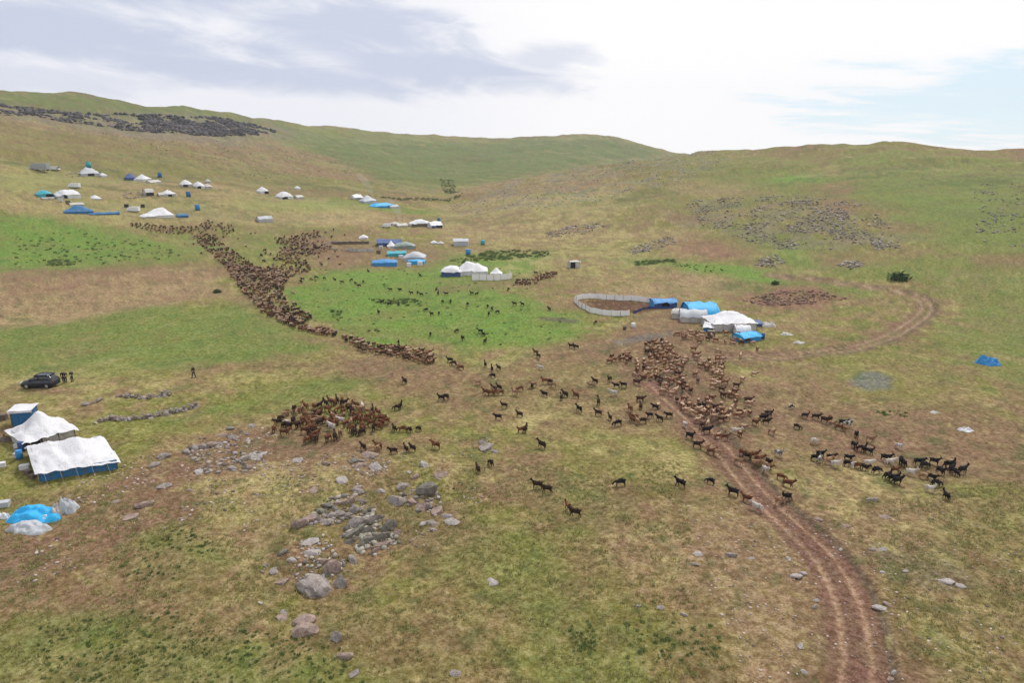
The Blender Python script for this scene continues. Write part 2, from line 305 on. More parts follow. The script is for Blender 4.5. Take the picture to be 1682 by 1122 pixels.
more = [([(560,592),(800,600),(1000,572),(1300,640),(1500,670),(1740,690),(1740,790),(1500,790),(1300,740),(1150,735),(1000,715),(780,690),(640,650)],0.62,BROWN),([(1100,760),(1300,790),(1480,860),(1740,960),(1740,1240),(1480,1240),(1100,1240)],0.42,BROWN),([(640,720),(800,700),(1100,760),(1120,900),(1000,860),(760,820)],0.2,BROWN),([(760,940),(1000,980),(1200,1000),(1200,1200),(700,1200)],0.12,BROWN),([(-80,850),(200,880),(500,960),(420,1040),(150,1000),(-80,1010)],0.5,BROWN),
 ([(-60,262),(300,300),(620,340),(640,372),(300,366),(200,376),(-60,342)],0.5,STRAW),([(480,215),(840,232),(1000,226),(1100,252),(880,285),(700,310),(560,270)],0.4,DEEP),([(-60,150),(250,170),(480,212),(300,200),(-60,180)],0.35,DEEP),([(700,330),(900,318),(1060,300),(1040,320),(900,345),(720,352)],0.45,STRAW),  # the DEEP areas here paint cloud shade onto back hill and left ridge
 ([(330,780),(560,830),(480,900),(430,1000),(330,900)],0.35,STRAW),([(400,700),(560,725),(660,730),(640,770),(440,760)],0.6,BROWN),([(200,390),(330,402),(400,440),(360,440),(200,440)],0.3,OLIVE),([(460,380),(560,380),(600,420),(540,440),(500,410)],0.6,BROWN),([(1020,600),(1150,590),(1240,660),(1260,720),(1130,700),(1040,640)],0.7,BROWN*0.85),
 ([(1335,300),(1400,298),(1412,350),(1380,360),(1350,335)],0.6,RUST),([(1100,352),(1190,358),(1185,366),(1100,364)],0.8,RUST),([(1260,240),(1370,233),(1365,246),(1290,252)],0.6,RUST),([(1625,238),(1740,236),(1740,270),(1640,258)],0.7,RUST),
 ([(1580,418),(1740,420),(1740,442),(1640,436)],0.7,RUST),([(1440,365),(1520,372),(1530,382),(1450,380)],0.5,RUST),([(1275,284),(1350,284),(1350,300),(1280,299)],0.8,LUSH),([(1130,430),(1200,434),(1270,450),(1268,458),(1200,452),(1140,440)],0.9,LUSH),([(1190,466),(1245,466),(1245,474),(1190,474)],0.9,DEEP),
 ([(1480,320),(1600,330),(1682,350),(1640,370),(1500,350)],0.6,GREEN),([(1100,300),(1200,300),(1260,318),(1120,326)],0.5,TAN),([(860,330),(1000,320),(1080,340),(960,360),(860,350)],0.5,STRAW),([(980,385),(1100,372),(1180,384),(1080,392)],0.6,TAN),([(1250,395),(1330,410),(1340,440),(1270,425)],0.6,LUSH),
 ([(0,250),(200,270),(420,285),(560,300),(500,306),(250,286),(0,268)],0.5,OLIVE),([(1000,470),(1120,452),(1180,462),(1080,485),(1000,486)],0.6,TAN),([(0,470),(380,440),(396,452),(60,486),(0,490)],0.5,RUST),([(480,790),(640,780),(780,830),(770,890),(650,920),(600,960),(500,990),(440,940),(420,880)],0.55,BROWN),
 ([(1380,640),(1500,650),(1560,700),(1480,720),(1380,700)],0.35,BROWN),([(800,760),(900,740),(960,780),(920,850),(840,830)],0.5,BROWN),([(1000,850),(1130,860),(1150,960),(1050,980),(980,920)],0.5,TAN),([(1250,600),(1400,600),(1400,640),(1260,650)],0.45,BROWN)]
more = [([(1100,255),(1300,240),(1500,236),(1740,244),(1740,460),(1500,440),(1300,420),(1100,380),(1000,330)],0.5,OLIVE),([(1380,250),(1740,260),(1740,440),(1560,430),(1420,330)],0.45,GREEN),([(-60,200),(300,240),(600,300),(640,335),(300,300),(-60,280)],0.45,OLIVE),([(1150,260),(1330,262),(1340,330),(1200,330)],0.3,GREEN),([(500,880),(700,900),(1000,860),(1050,1000),(1000,1160),(560,1160)],0.4,OLIVE)]+more
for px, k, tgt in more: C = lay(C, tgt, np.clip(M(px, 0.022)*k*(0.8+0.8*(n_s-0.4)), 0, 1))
straws = [([(780,690),(900,680),(1150,740),(1180,800),(1050,770),(900,730)],0.45),([(1290,770),(1440,790),(1680,880),(1680,960),(1500,900),(1330,830)],0.4),([(300,780),(560,760),(560,820),(420,850)],0.35),([(760,590),(880,585),(900,605),(780,606)],0.4),([(640,360),(1000,330),(1120,380),(1000,470),(860,450),(760,400)],0.3),([(0,620),(180,610),(340,640),(200,640),(0,660)],0.3)]
for px, k in straws: C = lay(C, STRAW, np.clip(M(px, 0.06)*k*(0.2+1.8*sstep(0.4, 0.62, n_s)), 0, 1))
C = lay(C, MUD, 0.5*M([(1000,562),(1060,548),(1110,540),(1120,548),(1060,562),(1000,572)], 0.012))
C = lay(C, L3(116,116,118), 0.4*M([(1010,560),(1060,549),(1105,543),(1110,548),(1060,558),(1015,566)], 0.008))
C = lay(C, ASH, 0.85*M([(1388,622),(1410,612),(1440,610),(1470,622),(1465,636),(1430,641),(1395,634)], 0.008))
C = lay(C, MUD, 0.8*M([(880,522),(910,520),(950,526),(945,532),(890,528)], 0.006))
C = lay(C, MUD, 0.45*M([(1430,900),(1560,930),(1620,965),(1560,975),(1440,930)], 0.02))
C = lay(C, PEN, 0.95*M([(958,494),(1000,492),(1060,495),(1100,500),(1110,507),(1040,516),(990,515),(965,503)], 0.004))
C = lay(C, SCREE, 0.45*sstep(0.48, 0.62, fbm(x, y, 7, 4, 61))*M([(780,320),(900,285),(1100,256),(1180,262),(1100,300),(960,330),(840,345),(740,350)], 0.03))
C = lay(C, SCREE, 0.5*M([(0,175),(120,185),(300,190),(450,205),(480,215),(400,240),(250,232),(100,205),(0,195)], 0.03))
C = lay(C, SCREE, 0.35*sstep(0.42, 0.6, n_m2)*M([(1100,330),(1400,320),(1460,400),(1300,410),(1130,370)], 0.03))
T = track_parts(x, y); roadmask = np.zeros(len(x)); loopmask = np.zeros(len(x))
for nm, wd in (('main', 1.0), ('loop', 1.0)):
    d, s, hw = T[nm]; e = (n_s-0.5)*1.0+(n_t-0.5)*0.3
    C = lay(C, BROWN*0.95, 0.75*wd*(1-sstep(hw*0.9, hw*2.6, d+e*2.0)))
    body_ = 1-sstep(hw*0.8, hw*1.15, d+e*0.5); C = lay(C, ROADC, (0.97 if nm == 'main' else 0.7)*body_)
    if nm == 'main': roadmask = d+e*0.25 < hw
    else: loopmask = d+e*0.25 < hw
    rut = np.exp(-((d-0.80)/(0.24 if nm == 'main' else 0.33))**2); C = lay(C, RUTC if nm == 'main' else L3(160,136,110), np.clip((0.9 if nm == 'main' else 1.0)*rut*(0.75+0.4*n_s), 0, 1))
    mid = np.exp(-(d/0.33)**2); C = lay(C, OLIVE if nm == 'loop' else MUD, (0.5 if nm == 'loop' else 0.10)*mid*(n_s > 0.35))
    edge = np.exp(-((d-hw*1.08)/0.3)**2)*(s < 0); C = lay(C, MUD*0.8, 0.55*wd*edge)
damp = 1-0.75*np.clip(roadmask+0.0, 0, 1)-0.4*GM*(1-roadmask); C *= (1+(0.56*n_t-0.28)*damp)[:, None]*(0.9+0.2*n_s)[:, None]*(0.93+0.14*n_mid)[:, None]
fs = sstep(160, 330, D)
st1 = fbm(x*0.35+y*0.1, y*1.0, 7, 4, 121); st2 = fbm(x*0.3-y*0.12, y, 16, 4, 122); st3 = fbm(x, y, 1.7, 3, 123)
C = lay(C, BROWN*0.75, 0.36*fs*sstep(0.56, 0.68, 0.6*st1+0.4*st3)); C = lay(C, DEEP*1.1, 0.42*fs*sstep(0.55, 0.66, 0.6*st2+0.4*st3)); C = lay(C, STRAW, 0.35*fs*sstep(0.58, 0.7, 0.5*(1-st1)+0.5*st2))
rd = 1-0.85*roadmask.astype(float); ns = 1-fs; w1 = fbm(x, y, 0.55, 2, 130); w2 = fbm(x, y, 1.3, 3, 131); w3 = fbm(x, y, 2.6, 3, 132)
C = lay(C, BROWN*0.62, 0.42*ns*rd*(1-0.8*GM)*sstep(0.60, 0.74, 0.55*w1+0.45*w2)); C = lay(C, DEEP, 0.36*ns*rd*sstep(0.58, 0.72, 0.5*w2+0.5*w3)); C = lay(C, STRAW, 0.42*ns*rd*(1-0.7*GM)*sstep(0.60, 0.72, 1-0.5*w1-0.5*w2))
C = np.clip(C*0.83, 0.01, 0.6)

def finish_mesh(me): me.validate(clean_customdata=False); me.update()
def grid_faces():
    i = np.arange(NA)[:, None]*NR; i2 = (np.arange(NA)[:, None]+1) % NA*NR; j = np.arange(NR-1)[None, :]
    return np.stack([(i+j), (i+j+1), (i2+j+1), (i2+j)], -1).reshape(-1, 4)
F = grid_faces(); F = F[:, ::-1]
co = np.stack([x, y, zg], 1)
e1 = co[F[:, 2]]-co[F[:, 0]]; e2 = co[F[:, 3]]-co[F[:, 1]]; fn = np.cross(e1, e2)
if fn[:, 2].mean() < 0: F = F[:, ::-1]; fn = -fn
VN = np.zeros_like(co)
for k in range(4): np.add.at(VN, F[:, k], fn)
VN /= np.linalg.norm(VN, axis=1)[:, None]+1e-12
fm = roadmask[F].sum(1) >= 3; fl_ = (loopmask[F].sum(1) >= 3) & ~fm
def land_obj(name, faces, mat, label):
    used, inv = np.unique(faces, return_inverse=True); inv = inv.reshape(faces.shape)
    me = bpy.data.meshes.new(name); me.vertices.add(len(used)); me.vertices.foreach_set('co', co[used].ravel())
    me.loops.add(inv.size); me.loops.foreach_set('vertex_index', inv.ravel().astype(np.int32))
    me.polygons.add(len(inv)); me.polygons.foreach_set('loop_start', (np.arange(len(inv))*4).astype(np.int32))
    me.update(calc_edges=True); me.polygons.foreach_set('use_smooth', np.ones(len(inv), bool))
    at_ = me.attributes.new('soil', 'FLOAT_COLOR', 'POINT'); at_.data.foreach_set('color', np.concatenate([C[used], np.ones((len(used), 1))], 1).astype(np.float32).ravel())
    me.normals_split_custom_set_from_vertices(VN[used].tolist())
    me.materials.append(mat); o = bpy.data.objects.new(name, me); COL.objects.link(o)
    o['kind'] = 'structure'; o['label'] = label; return o

# ------------------------------------------------------------------ materials
def material(name):
    m = bpy.data.materials.new(name); m.use_nodes = True; t = NT(m.node_tree)
    b = t.n['Principled BSDF']; return m, t, b
def m_ground():
    m, t, b = material('ground'); a = t.new('ShaderNodeAttribute', attribute_name='soil'); tc = t.new('ShaderNodeTexCoord'); o = tc.outputs['Object']
    na = t.noise(o, 2.2, 5, 0.65); nb = t.noise(o, 7.0, 4, 0.6); nc = t.noise(o, 0.35, 4, 0.6)
    k = t.math('MULTIPLY', t.ramp(na, 0.3, 0.7, 0.62, 1.36), t.ramp(nb, 0.3, 0.7, 0.72, 1.26))
    c = t.mix(1.0, a.outputs['Color'], t.mix(k, (0, 0, 0), (1, 1, 1)), 'MULTIPLY')
    sc = t.new('ShaderNodeVectorMath', operation='SCALE'); t.l.new(a.outputs['Color'], sc.inputs[0]); t.l.new(k, sc.inputs['Scale'])
    hs = t.new('ShaderNodeHueSaturation'); t.l.new(sc.outputs[0], hs.inputs['Color'])
    t.l.new(t.ramp(nc, 0.3, 0.7, 0.488, 0.512), hs.inputs['Hue']); t.l.new(t.ramp(na, 0.3, 0.7, 1.12, 0.9), hs.inputs['Saturation'])
    t.l.new(hs.outputs[0], b.inputs['Base Color']); b.inputs['Roughness'].default_value = 0.95; b.inputs['Specular IOR Level'].default_value = 0.15
    bp = t.new('ShaderNodeBump'); bp.inputs['Strength'].default_value = 0.9; bp.inputs['Distance'].default_value = 0.2
    t.l.new(t.math('ADD', na, t.math('MULTIPLY', nb, 0.4)), bp.inputs['Height']); t.l.new(bp.outputs[0], b.inputs['Normal'])
    return m
def m_plain(name, c, rough=0.8, var=0.15, scale=3.0, c2=None, bump=0.0, metal=0.0, spec=0.3):
    m, t, b = material(name); tc = t.new('ShaderNodeTexCoord'); n = t.noise(tc.outputs['Object'], scale, 5, 0.6)
    c2 = c2 or tuple(v*(1-var*2) for v in c); t.l.new(t.mix(t.ramp(n, 0.35, 0.68), c, c2), b.inputs['Base Color'])
    b.inputs['Roughness'].default_value = rough; b.inputs['Metallic'].default_value = metal; b.inputs['Specular IOR Level'].default_value = spec
    if bump:
        bp = t.new('ShaderNodeBump'); bp.inputs['Strength'].default_value = bump; bp.inputs['Distance'].default_value = 0.05
        t.l.new(n, bp.inputs['Height']); t.l.new(bp.outputs[0], b.inputs['Normal'])
    return m
def m_cloth(name, c, dirt=0.15):
    m, t, b = material(name); tc = t.new('ShaderNodeTexCoord'); o = tc.outputs['Object']
    n = t.noise(o, 0.9, 6, 0.65, 0.6); n2 = t.noise(o, 5, 3, 0.5)
    cc = t.mix(t.math('MULTIPLY', t.ramp(n, 0.48, 0.75), dirt*3), c, tuple(v*k for v, k in zip(c, (0.62, 0.58, 0.5))))
    t.l.new(cc, b.inputs['Base Color']); b.inputs['Roughness'].default_value = 0.55; b.inputs['Specular IOR Level'].default_value = 0.35
    bp = t.new('ShaderNodeBump'); bp.inputs['Strength'].default_value = 0.9; bp.inputs['Distance'].default_value = 0.2
    t.l.new(t.math('ADD', n, t.math('MULTIPLY', n2, 0.3)), bp.inputs['Height']); t.l.new(bp.outputs[0], b.inputs['Normal'])
    return m
def m_rock(name, c, c2, lich):
    m, t, b = material(name); tc = t.new('ShaderNodeTexCoord'); o = tc.outputs['Object']; oi = t.new('ShaderNodeObjectInfo')
    n = t.noise(o, 2.0, 8, 0.7); n2 = t.noise(o, 6, 5, 0.65)
    k = t.mix(t.ramp(n, 0.35, 0.65), c, c2); k = t.mix(t.math('MULTIPLY', t.ramp(n2, 0.52, 0.66), 0.65), k, lich)
    k = t.mix(t.math('MULTIPLY', oi.outputs['Random'], 0.35), k, tuple(v*0.62 for v in c)); t.l.new(k, b.inputs['Base Color'])
    b.inputs['Roughness'].default_value = 0.92; b.inputs['Specular IOR Level'].default_value = 0.2
    bp = t.new('ShaderNodeBump'); bp.inputs['Strength'].default_value = 0.9; bp.inputs['Distance'].default_value = 0.09
    t.l.new(t.math('ADD', n, t.math('MULTIPLY', n2, 0.5)), bp.inputs['Height']); t.l.new(bp.outputs[0], b.inputs['Normal'])
    return m
def m_coat(name, c, c2, patch=0.5, face=None, back=None):
    m, t, b = material(name); tc = t.new('ShaderNodeTexCoord'); o = tc.outputs['Object']; oi = t.new('ShaderNodeObjectInfo')
    off = t.new('ShaderNodeVectorMath', operation='ADD'); t.l.new(o, off.inputs[0])
    cb = t.new('ShaderNodeCombineXYZ'); t.l.new(t.math('MULTIPLY', oi.outputs['Random'], 37.0), cb.inputs[0]); t.l.new(t.math('MULTIPLY', oi.outputs['Random'], 11.0), cb.inputs[1]); t.l.new(cb.outputs[0], off.inputs[1])
    n = t.noise(off.outputs[0], 2.6, 3, 0.5); k = t.mix(t.ramp(n, patch-0.06, patch+0.06), c, c2)
    sp = t.new('ShaderNodeSeparateXYZ'); t.l.new(o, sp.inputs[0])
    if back: k = t.mix(t.math('MULTIPLY', t.ramp(sp.outputs[2], 0.62, 0.82), t.ramp(n, 0.38, 0.55)), k, back)  # paler back: bleached fleece with some light from above painted in
    if face: k = t.mix(t.ramp(sp.outputs[0], 0.44, 0.52), k, face)
    k = t.mix(t.math('MULTIPLY', oi.outputs['Random'], 0.5), k, tuple(v*0.5 for v in c)); t.l.new(k, b.inputs['Base Color'])
    b.inputs['Roughness'].default_value = 0.9; b.inputs['Specular IOR Level'].default_value = 0.15
    return m
def m_attr(name, rough=0.9):
    m, t, b = material(name); a = t.new('ShaderNodeAttribute', attribute_name='tone'); t.l.new(a.outputs['Color'], b.inputs['Base Color'])
    b.inputs['Roughness'].default_value = rough; b.inputs['Specular IOR Level'].default_value = 0.15; return m
MG = m_ground()
land_obj('ground', F[~fm & ~fl_], MG, 'dry grassy valley floor and hills with green and bare brown patches')
land_obj('dirt_track', F[fm], MG, 'rutted brown dirt track running up from the bottom edge to the camp')
land_obj('dirt_track', F[fl_], MG, 'two-rut dirt track looping round behind the blue and white tents')
MAT = dict(fence=m_cloth('white_fence_cloth', (0.80,0.79,0.77), 0.04),
 white=m_cloth('white_canvas', (0.62,0.62,0.645), 0.16), offwhite=m_cloth('worn_white_canvas', (0.46,0.44,0.41), 0.25), grey=m_cloth('grey_canvas', (0.42,0.44,0.47), 0.15),
 blue=m_cloth('blue_tarpaulin', (0.03,0.22,0.50), 0.1), cyan=m_cloth('bright_blue_tarpaulin', (0.02,0.36,0.68), 0.08), teal=m_cloth('teal_tarpaulin', (0.03,0.33,0.40), 0.1),
 navy=m_cloth('dark_blue_tarpaulin', (0.03,0.07,0.20), 0.1), dblue=m_cloth('faded_blue_panel', (0.02,0.13,0.29), 0.12), green=m_cloth('grey_green_canvas', (0.22,0.27,0.24), 0.15), brown=m_cloth('brown_felt', (0.12,0.09,0.07), 0.1),
 dark=m_plain('dark_interior', (0.03,0.028,0.03), 0.9), wood=m_plain('weathered_pole_wood', (0.20,0.14,0.09), 0.8, 0.3, 12), rope=m_plain('rope', (0.5,0.47,0.4), 0.9),  # dark: painted shade inside tents, also the plain dark boxes
 metal=m_plain('galvanised_metal', (0.35,0.36,0.37), 0.45, 0.1, 4, metal=0.6), paint=m_plain('dark_car_paint', (0.010,0.013,0.028), 0.22, 0.05, 2, spec=0.6), glass=m_plain('car_glass', (0.012,0.014,0.018), 0.08, 0.02, 2, spec=0.8),
 tyre=m_plain('tyre_rubber', (0.015,0.015,0.015), 0.85), rim=m_plain('wheel_rim', (0.45,0.45,0.47), 0.35, 0.05, 2, metal=0.7), lamp=m_plain('headlight_glass', (0.7,0.72,0.75), 0.15), red=m_plain('tail_light', (0.35,0.02,0.02), 0.2), wpaint=m_plain('white_vehicle_paint', (0.72,0.73,0.74), 0.35, 0.05, 1.5), gpaint=m_plain('grey_vehicle_paint', (0.30,0.32,0.34), 0.4, 0.05, 1.5),
 skin=m_plain('skin', (0.35,0.20,0.13), 0.6), hair=m_plain('black_hair', (0.012,0.01,0.01), 0.7), jacket=m_plain('dark_jacket_cloth', (0.016,0.017,0.022), 0.85), trousers=m_plain('dark_trouser_cloth', (0.03,0.03,0.035), 0.9), gjacket=m_plain('green_jacket_cloth', (0.035,0.045,0.035), 0.85), shoe=m_plain('black_shoe', (0.012,0.012,0.012), 0.6),
 rockg=m_rock('grey_rock', (0.33,0.285,0.26), (0.15,0.125,0.11), (0.42,0.39,0.35)), rockp=m_rock('pinkish_rock', (0.36,0.265,0.225), (0.18,0.13,0.11), (0.42,0.36,0.32)), rockl=m_rock('pale_rock', (0.44,0.395,0.37), (0.27,0.235,0.22), (0.54,0.51,0.47)), rockd=m_rock('dark_lichen_rock', (0.215,0.20,0.165), (0.10,0.088,0.072), (0.33,0.32,0.27)),
 tone=m_attr('mixed_tone'), leaf=m_attr('leafy_green'))
COATS = dict(
 black=m_coat('black_goat_coat', (0.013,0.012,0.013), (0.022,0.018,0.017)), dark=m_coat('dark_brown_coat', (0.045,0.025,0.016), (0.028,0.018,0.014), 0.5, None),
 brown=m_coat('red_brown_coat', (0.20,0.08,0.036), (0.09,0.04,0.022)), tan=m_coat('tan_coat', (0.38,0.24,0.14), (0.22,0.12,0.07), 0.5), white=m_coat('cream_white_coat', (0.55,0.50,0.45), (0.42,0.35,0.28), 0.6),
 pied=m_coat('black_and_white_coat', (0.5,0.48,0.45), (0.015,0.014,0.014), 0.48), fleece=m_coat('brown_fleece', (0.27,0.125,0.065), (0.14,0.065,0.036), 0.5, (0.07,0.035,0.022), (0.62,0.42,0.28)), fleeced=m_coat('dark_brown_fleece', (0.08,0.04,0.026), (0.05,0.028,0.02), 0.5, (0.03,0.018,0.013), (0.26,0.155,0.10)),
 fleecel=m_coat('tan_fleece', (0.48,0.31,0.20), (0.32,0.17,0.10), 0.5, (0.10,0.05,0.03), (0.70,0.54,0.40)))

# ------------------------------------------------------------------ the air
hv = [(-1300,-60,-40),(1300,-60,-40),(1300,1750,-40),(-1300,1750,-40),(-1300,-60,180),(1300,-60,180),(1300,1750,180),(-1300,1750,180)]
hm = bpy.data.meshes.new('haze'); hm.from_pydata(hv, [], [(0,3,2,1),(4,5,6,7),(0,1,5,4),(1,2,6,5),(2,3,7,6),(3,0,4,7)]); ho = bpy.data.objects.new('haze', hm); COL.objects.link(ho)
hmat = bpy.data.materials.new('haze'); hmat.use_nodes = True; ht = NT(hmat.node_tree); ht.n.clear(); hout = ht.new('ShaderNodeOutputMaterial'); pv = ht.new('ShaderNodeVolumePrincipled')
pv.inputs['Color'].default_value = (0.86, 0.91, 1.0, 1); pv.inputs['Density'].default_value = 0.00015; pv.inputs['Anisotropy'].default_value = 0.2; ht.l.new(pv.outputs[0], hout.inputs['Volume']); hm.materials.append(hmat)
ho['kind'] = 'stuff'; ho['label'] = 'thin pale haze over the valley and hills'
# ------------------------------------------------------------------ object helpers
def mesh_of(name, V, Fc, mat=None, smooth=False):
    me = bpy.data.meshes.new(name); me.from_pydata([tuple(v) for v in V], [], [tuple(int(i) for i in f) for f in Fc]); me.update()
    if smooth: me.polygons.foreach_set('use_smooth', np.ones(len(me.polygons), bool))
    if mat: me.materials.append(mat)
    return me
def part(name, me, parent=None, loc=None, label=None):
    o = bpy.data.objects.new(name, me); COL.objects.link(o)
    if parent: o.parent = parent
    if loc is not None: o.location = loc
    if label: o['label'] = label
    return o
def tag(o, label, cat=None, group=None, kind=None):
    o['label'] = label
    if cat: o['category'] = cat
    if group: o['group'] = group
    if kind: o['kind'] = kind
    return o
def thing(name, label, cat, loc=(0,0,0), rot=0, group=None):
    o = bpy.data.objects.new(name, None); COL.objects.link(o); o.location = loc; o.rotation_euler = (0, 0, rot); o.empty_display_size = 0.3
    return tag(o, label, cat, group)
class MB:
    def __init__(s): s.v = []; s.f = []
    def add(s, V, Fc):
        o = len(s.v); s.v += [tuple(v) for v in V]; s.f += [tuple(i+o for i in f) for f in Fc]; return s
    def box(s, x0, y0, z0, x1, y1, z1):
        return s.add([(x0,y0,z0),(x1,y0,z0),(x1,y1,z0),(x0,y1,z0),(x0,y0,z1),(x1,y0,z1),(x1,y1,z1),(x0,y1,z1)], [(0,3,2,1),(4,5,6,7),(0,1,5,4),(1,2,6,5),(2,3,7,6),(3,0,4,7)])
    def tube(s, a, b, r, r2=None, n=7):
        a, b = Vector(a), Vector(b); r2 = r if r2 is None else r2; d = (b-a).normalized(); u = d.orthogonal().normalized(); w_ = d.cross(u)
        V = [tuple(p+(u*math.cos(t)+w_*math.sin(t))*q) for p, q in ((a, r), (b, r2)) for t in [2*math.pi*i/n for i in range(n)]]
        return s.add(V, [(i, (i+1) % n, n+(i+1) % n, n+i) for i in range(n)]+[tuple(range(n-1, -1, -1)), tuple(range(n, 2*n))])
    def obj(s, name, mat, parent=None, smooth=False, loc=None, label=None): return part(name, mesh_of(name, s.v, s.f, mat, smooth), parent, loc, label)
def on_plane(u, v): p = at(u, v); return p

# ------------------------------------------------------------------ rocks
def ico(sub):
    import bmesh
    bm = bmesh.new(); bmesh.ops.create_icosphere(bm, subdivisions=sub, radius=1.0)
    V = np.array([v.co[:] for v in bm.verts]); Fc = np.array([[v.index for v in f.verts] for f in bm.faces]); bm.free(); return V, Fc
def rock_shape(seed, sub=2, planes=9, flat=0.55):
    r = np.random.default_rng(seed); V, Fc = ico(sub)
    N = r.normal(size=(planes, 3)); N /= np.linalg.norm(N, axis=1)[:, None]; dist = r.uniform(0.42, 0.85, planes)
    for n_, d_ in zip(N, dist):
        h = V@n_; V = V-np.outer(np.maximum(h-d_, 0)*0.92, n_)
    V = V*(1+0.34*(fbm(V[:, 0]*3+seed, V[:, 1]*3+V[:, 2]*2.1, 1.0, 3, seed)[:, None]-0.5))
    V[:, 1] *= r.uniform(0.65, 0.95); V[:, 2] *= flat*r.uniform(0.85, 1.2); V[:, 2] = np.maximum(V[:, 2], -0.25); return V, Fc
ROCKS = [rock_shape(100+i, 3 if i < 4 else 2, 14, 0.75 if i % 2 else 0.55) for i in range(9)]+[rock_shape(181, 3, 4, 0.8)]
rock_me = {}
def rock_mesh(i, m):
    if (i, m) not in rock_me:
        V, Fc = ROCKS[i]; me = mesh_of('rock', V, Fc, MAT[m], True)
        try: me.set_sharp_from_angle(angle=R(18))
        except Exception: pass
        rock_me[(i, m)] = me
    return rock_me[(i, m)]
def put_rock(name, i, m, p, sx, sy, sz, rz, label=None, cat='rock', group=None, parent=None, tilt=0.0):
    o = bpy.data.objects.new(name, rock_mesh(i, m)); COL.objects.link(o); o.location = p; o.rotation_euler = (tilt, tilt*0.6, rz); o.scale = (sx, sy, sz)
    if parent: o.parent = parent
    else: tag(o, label, cat, group)
    return o
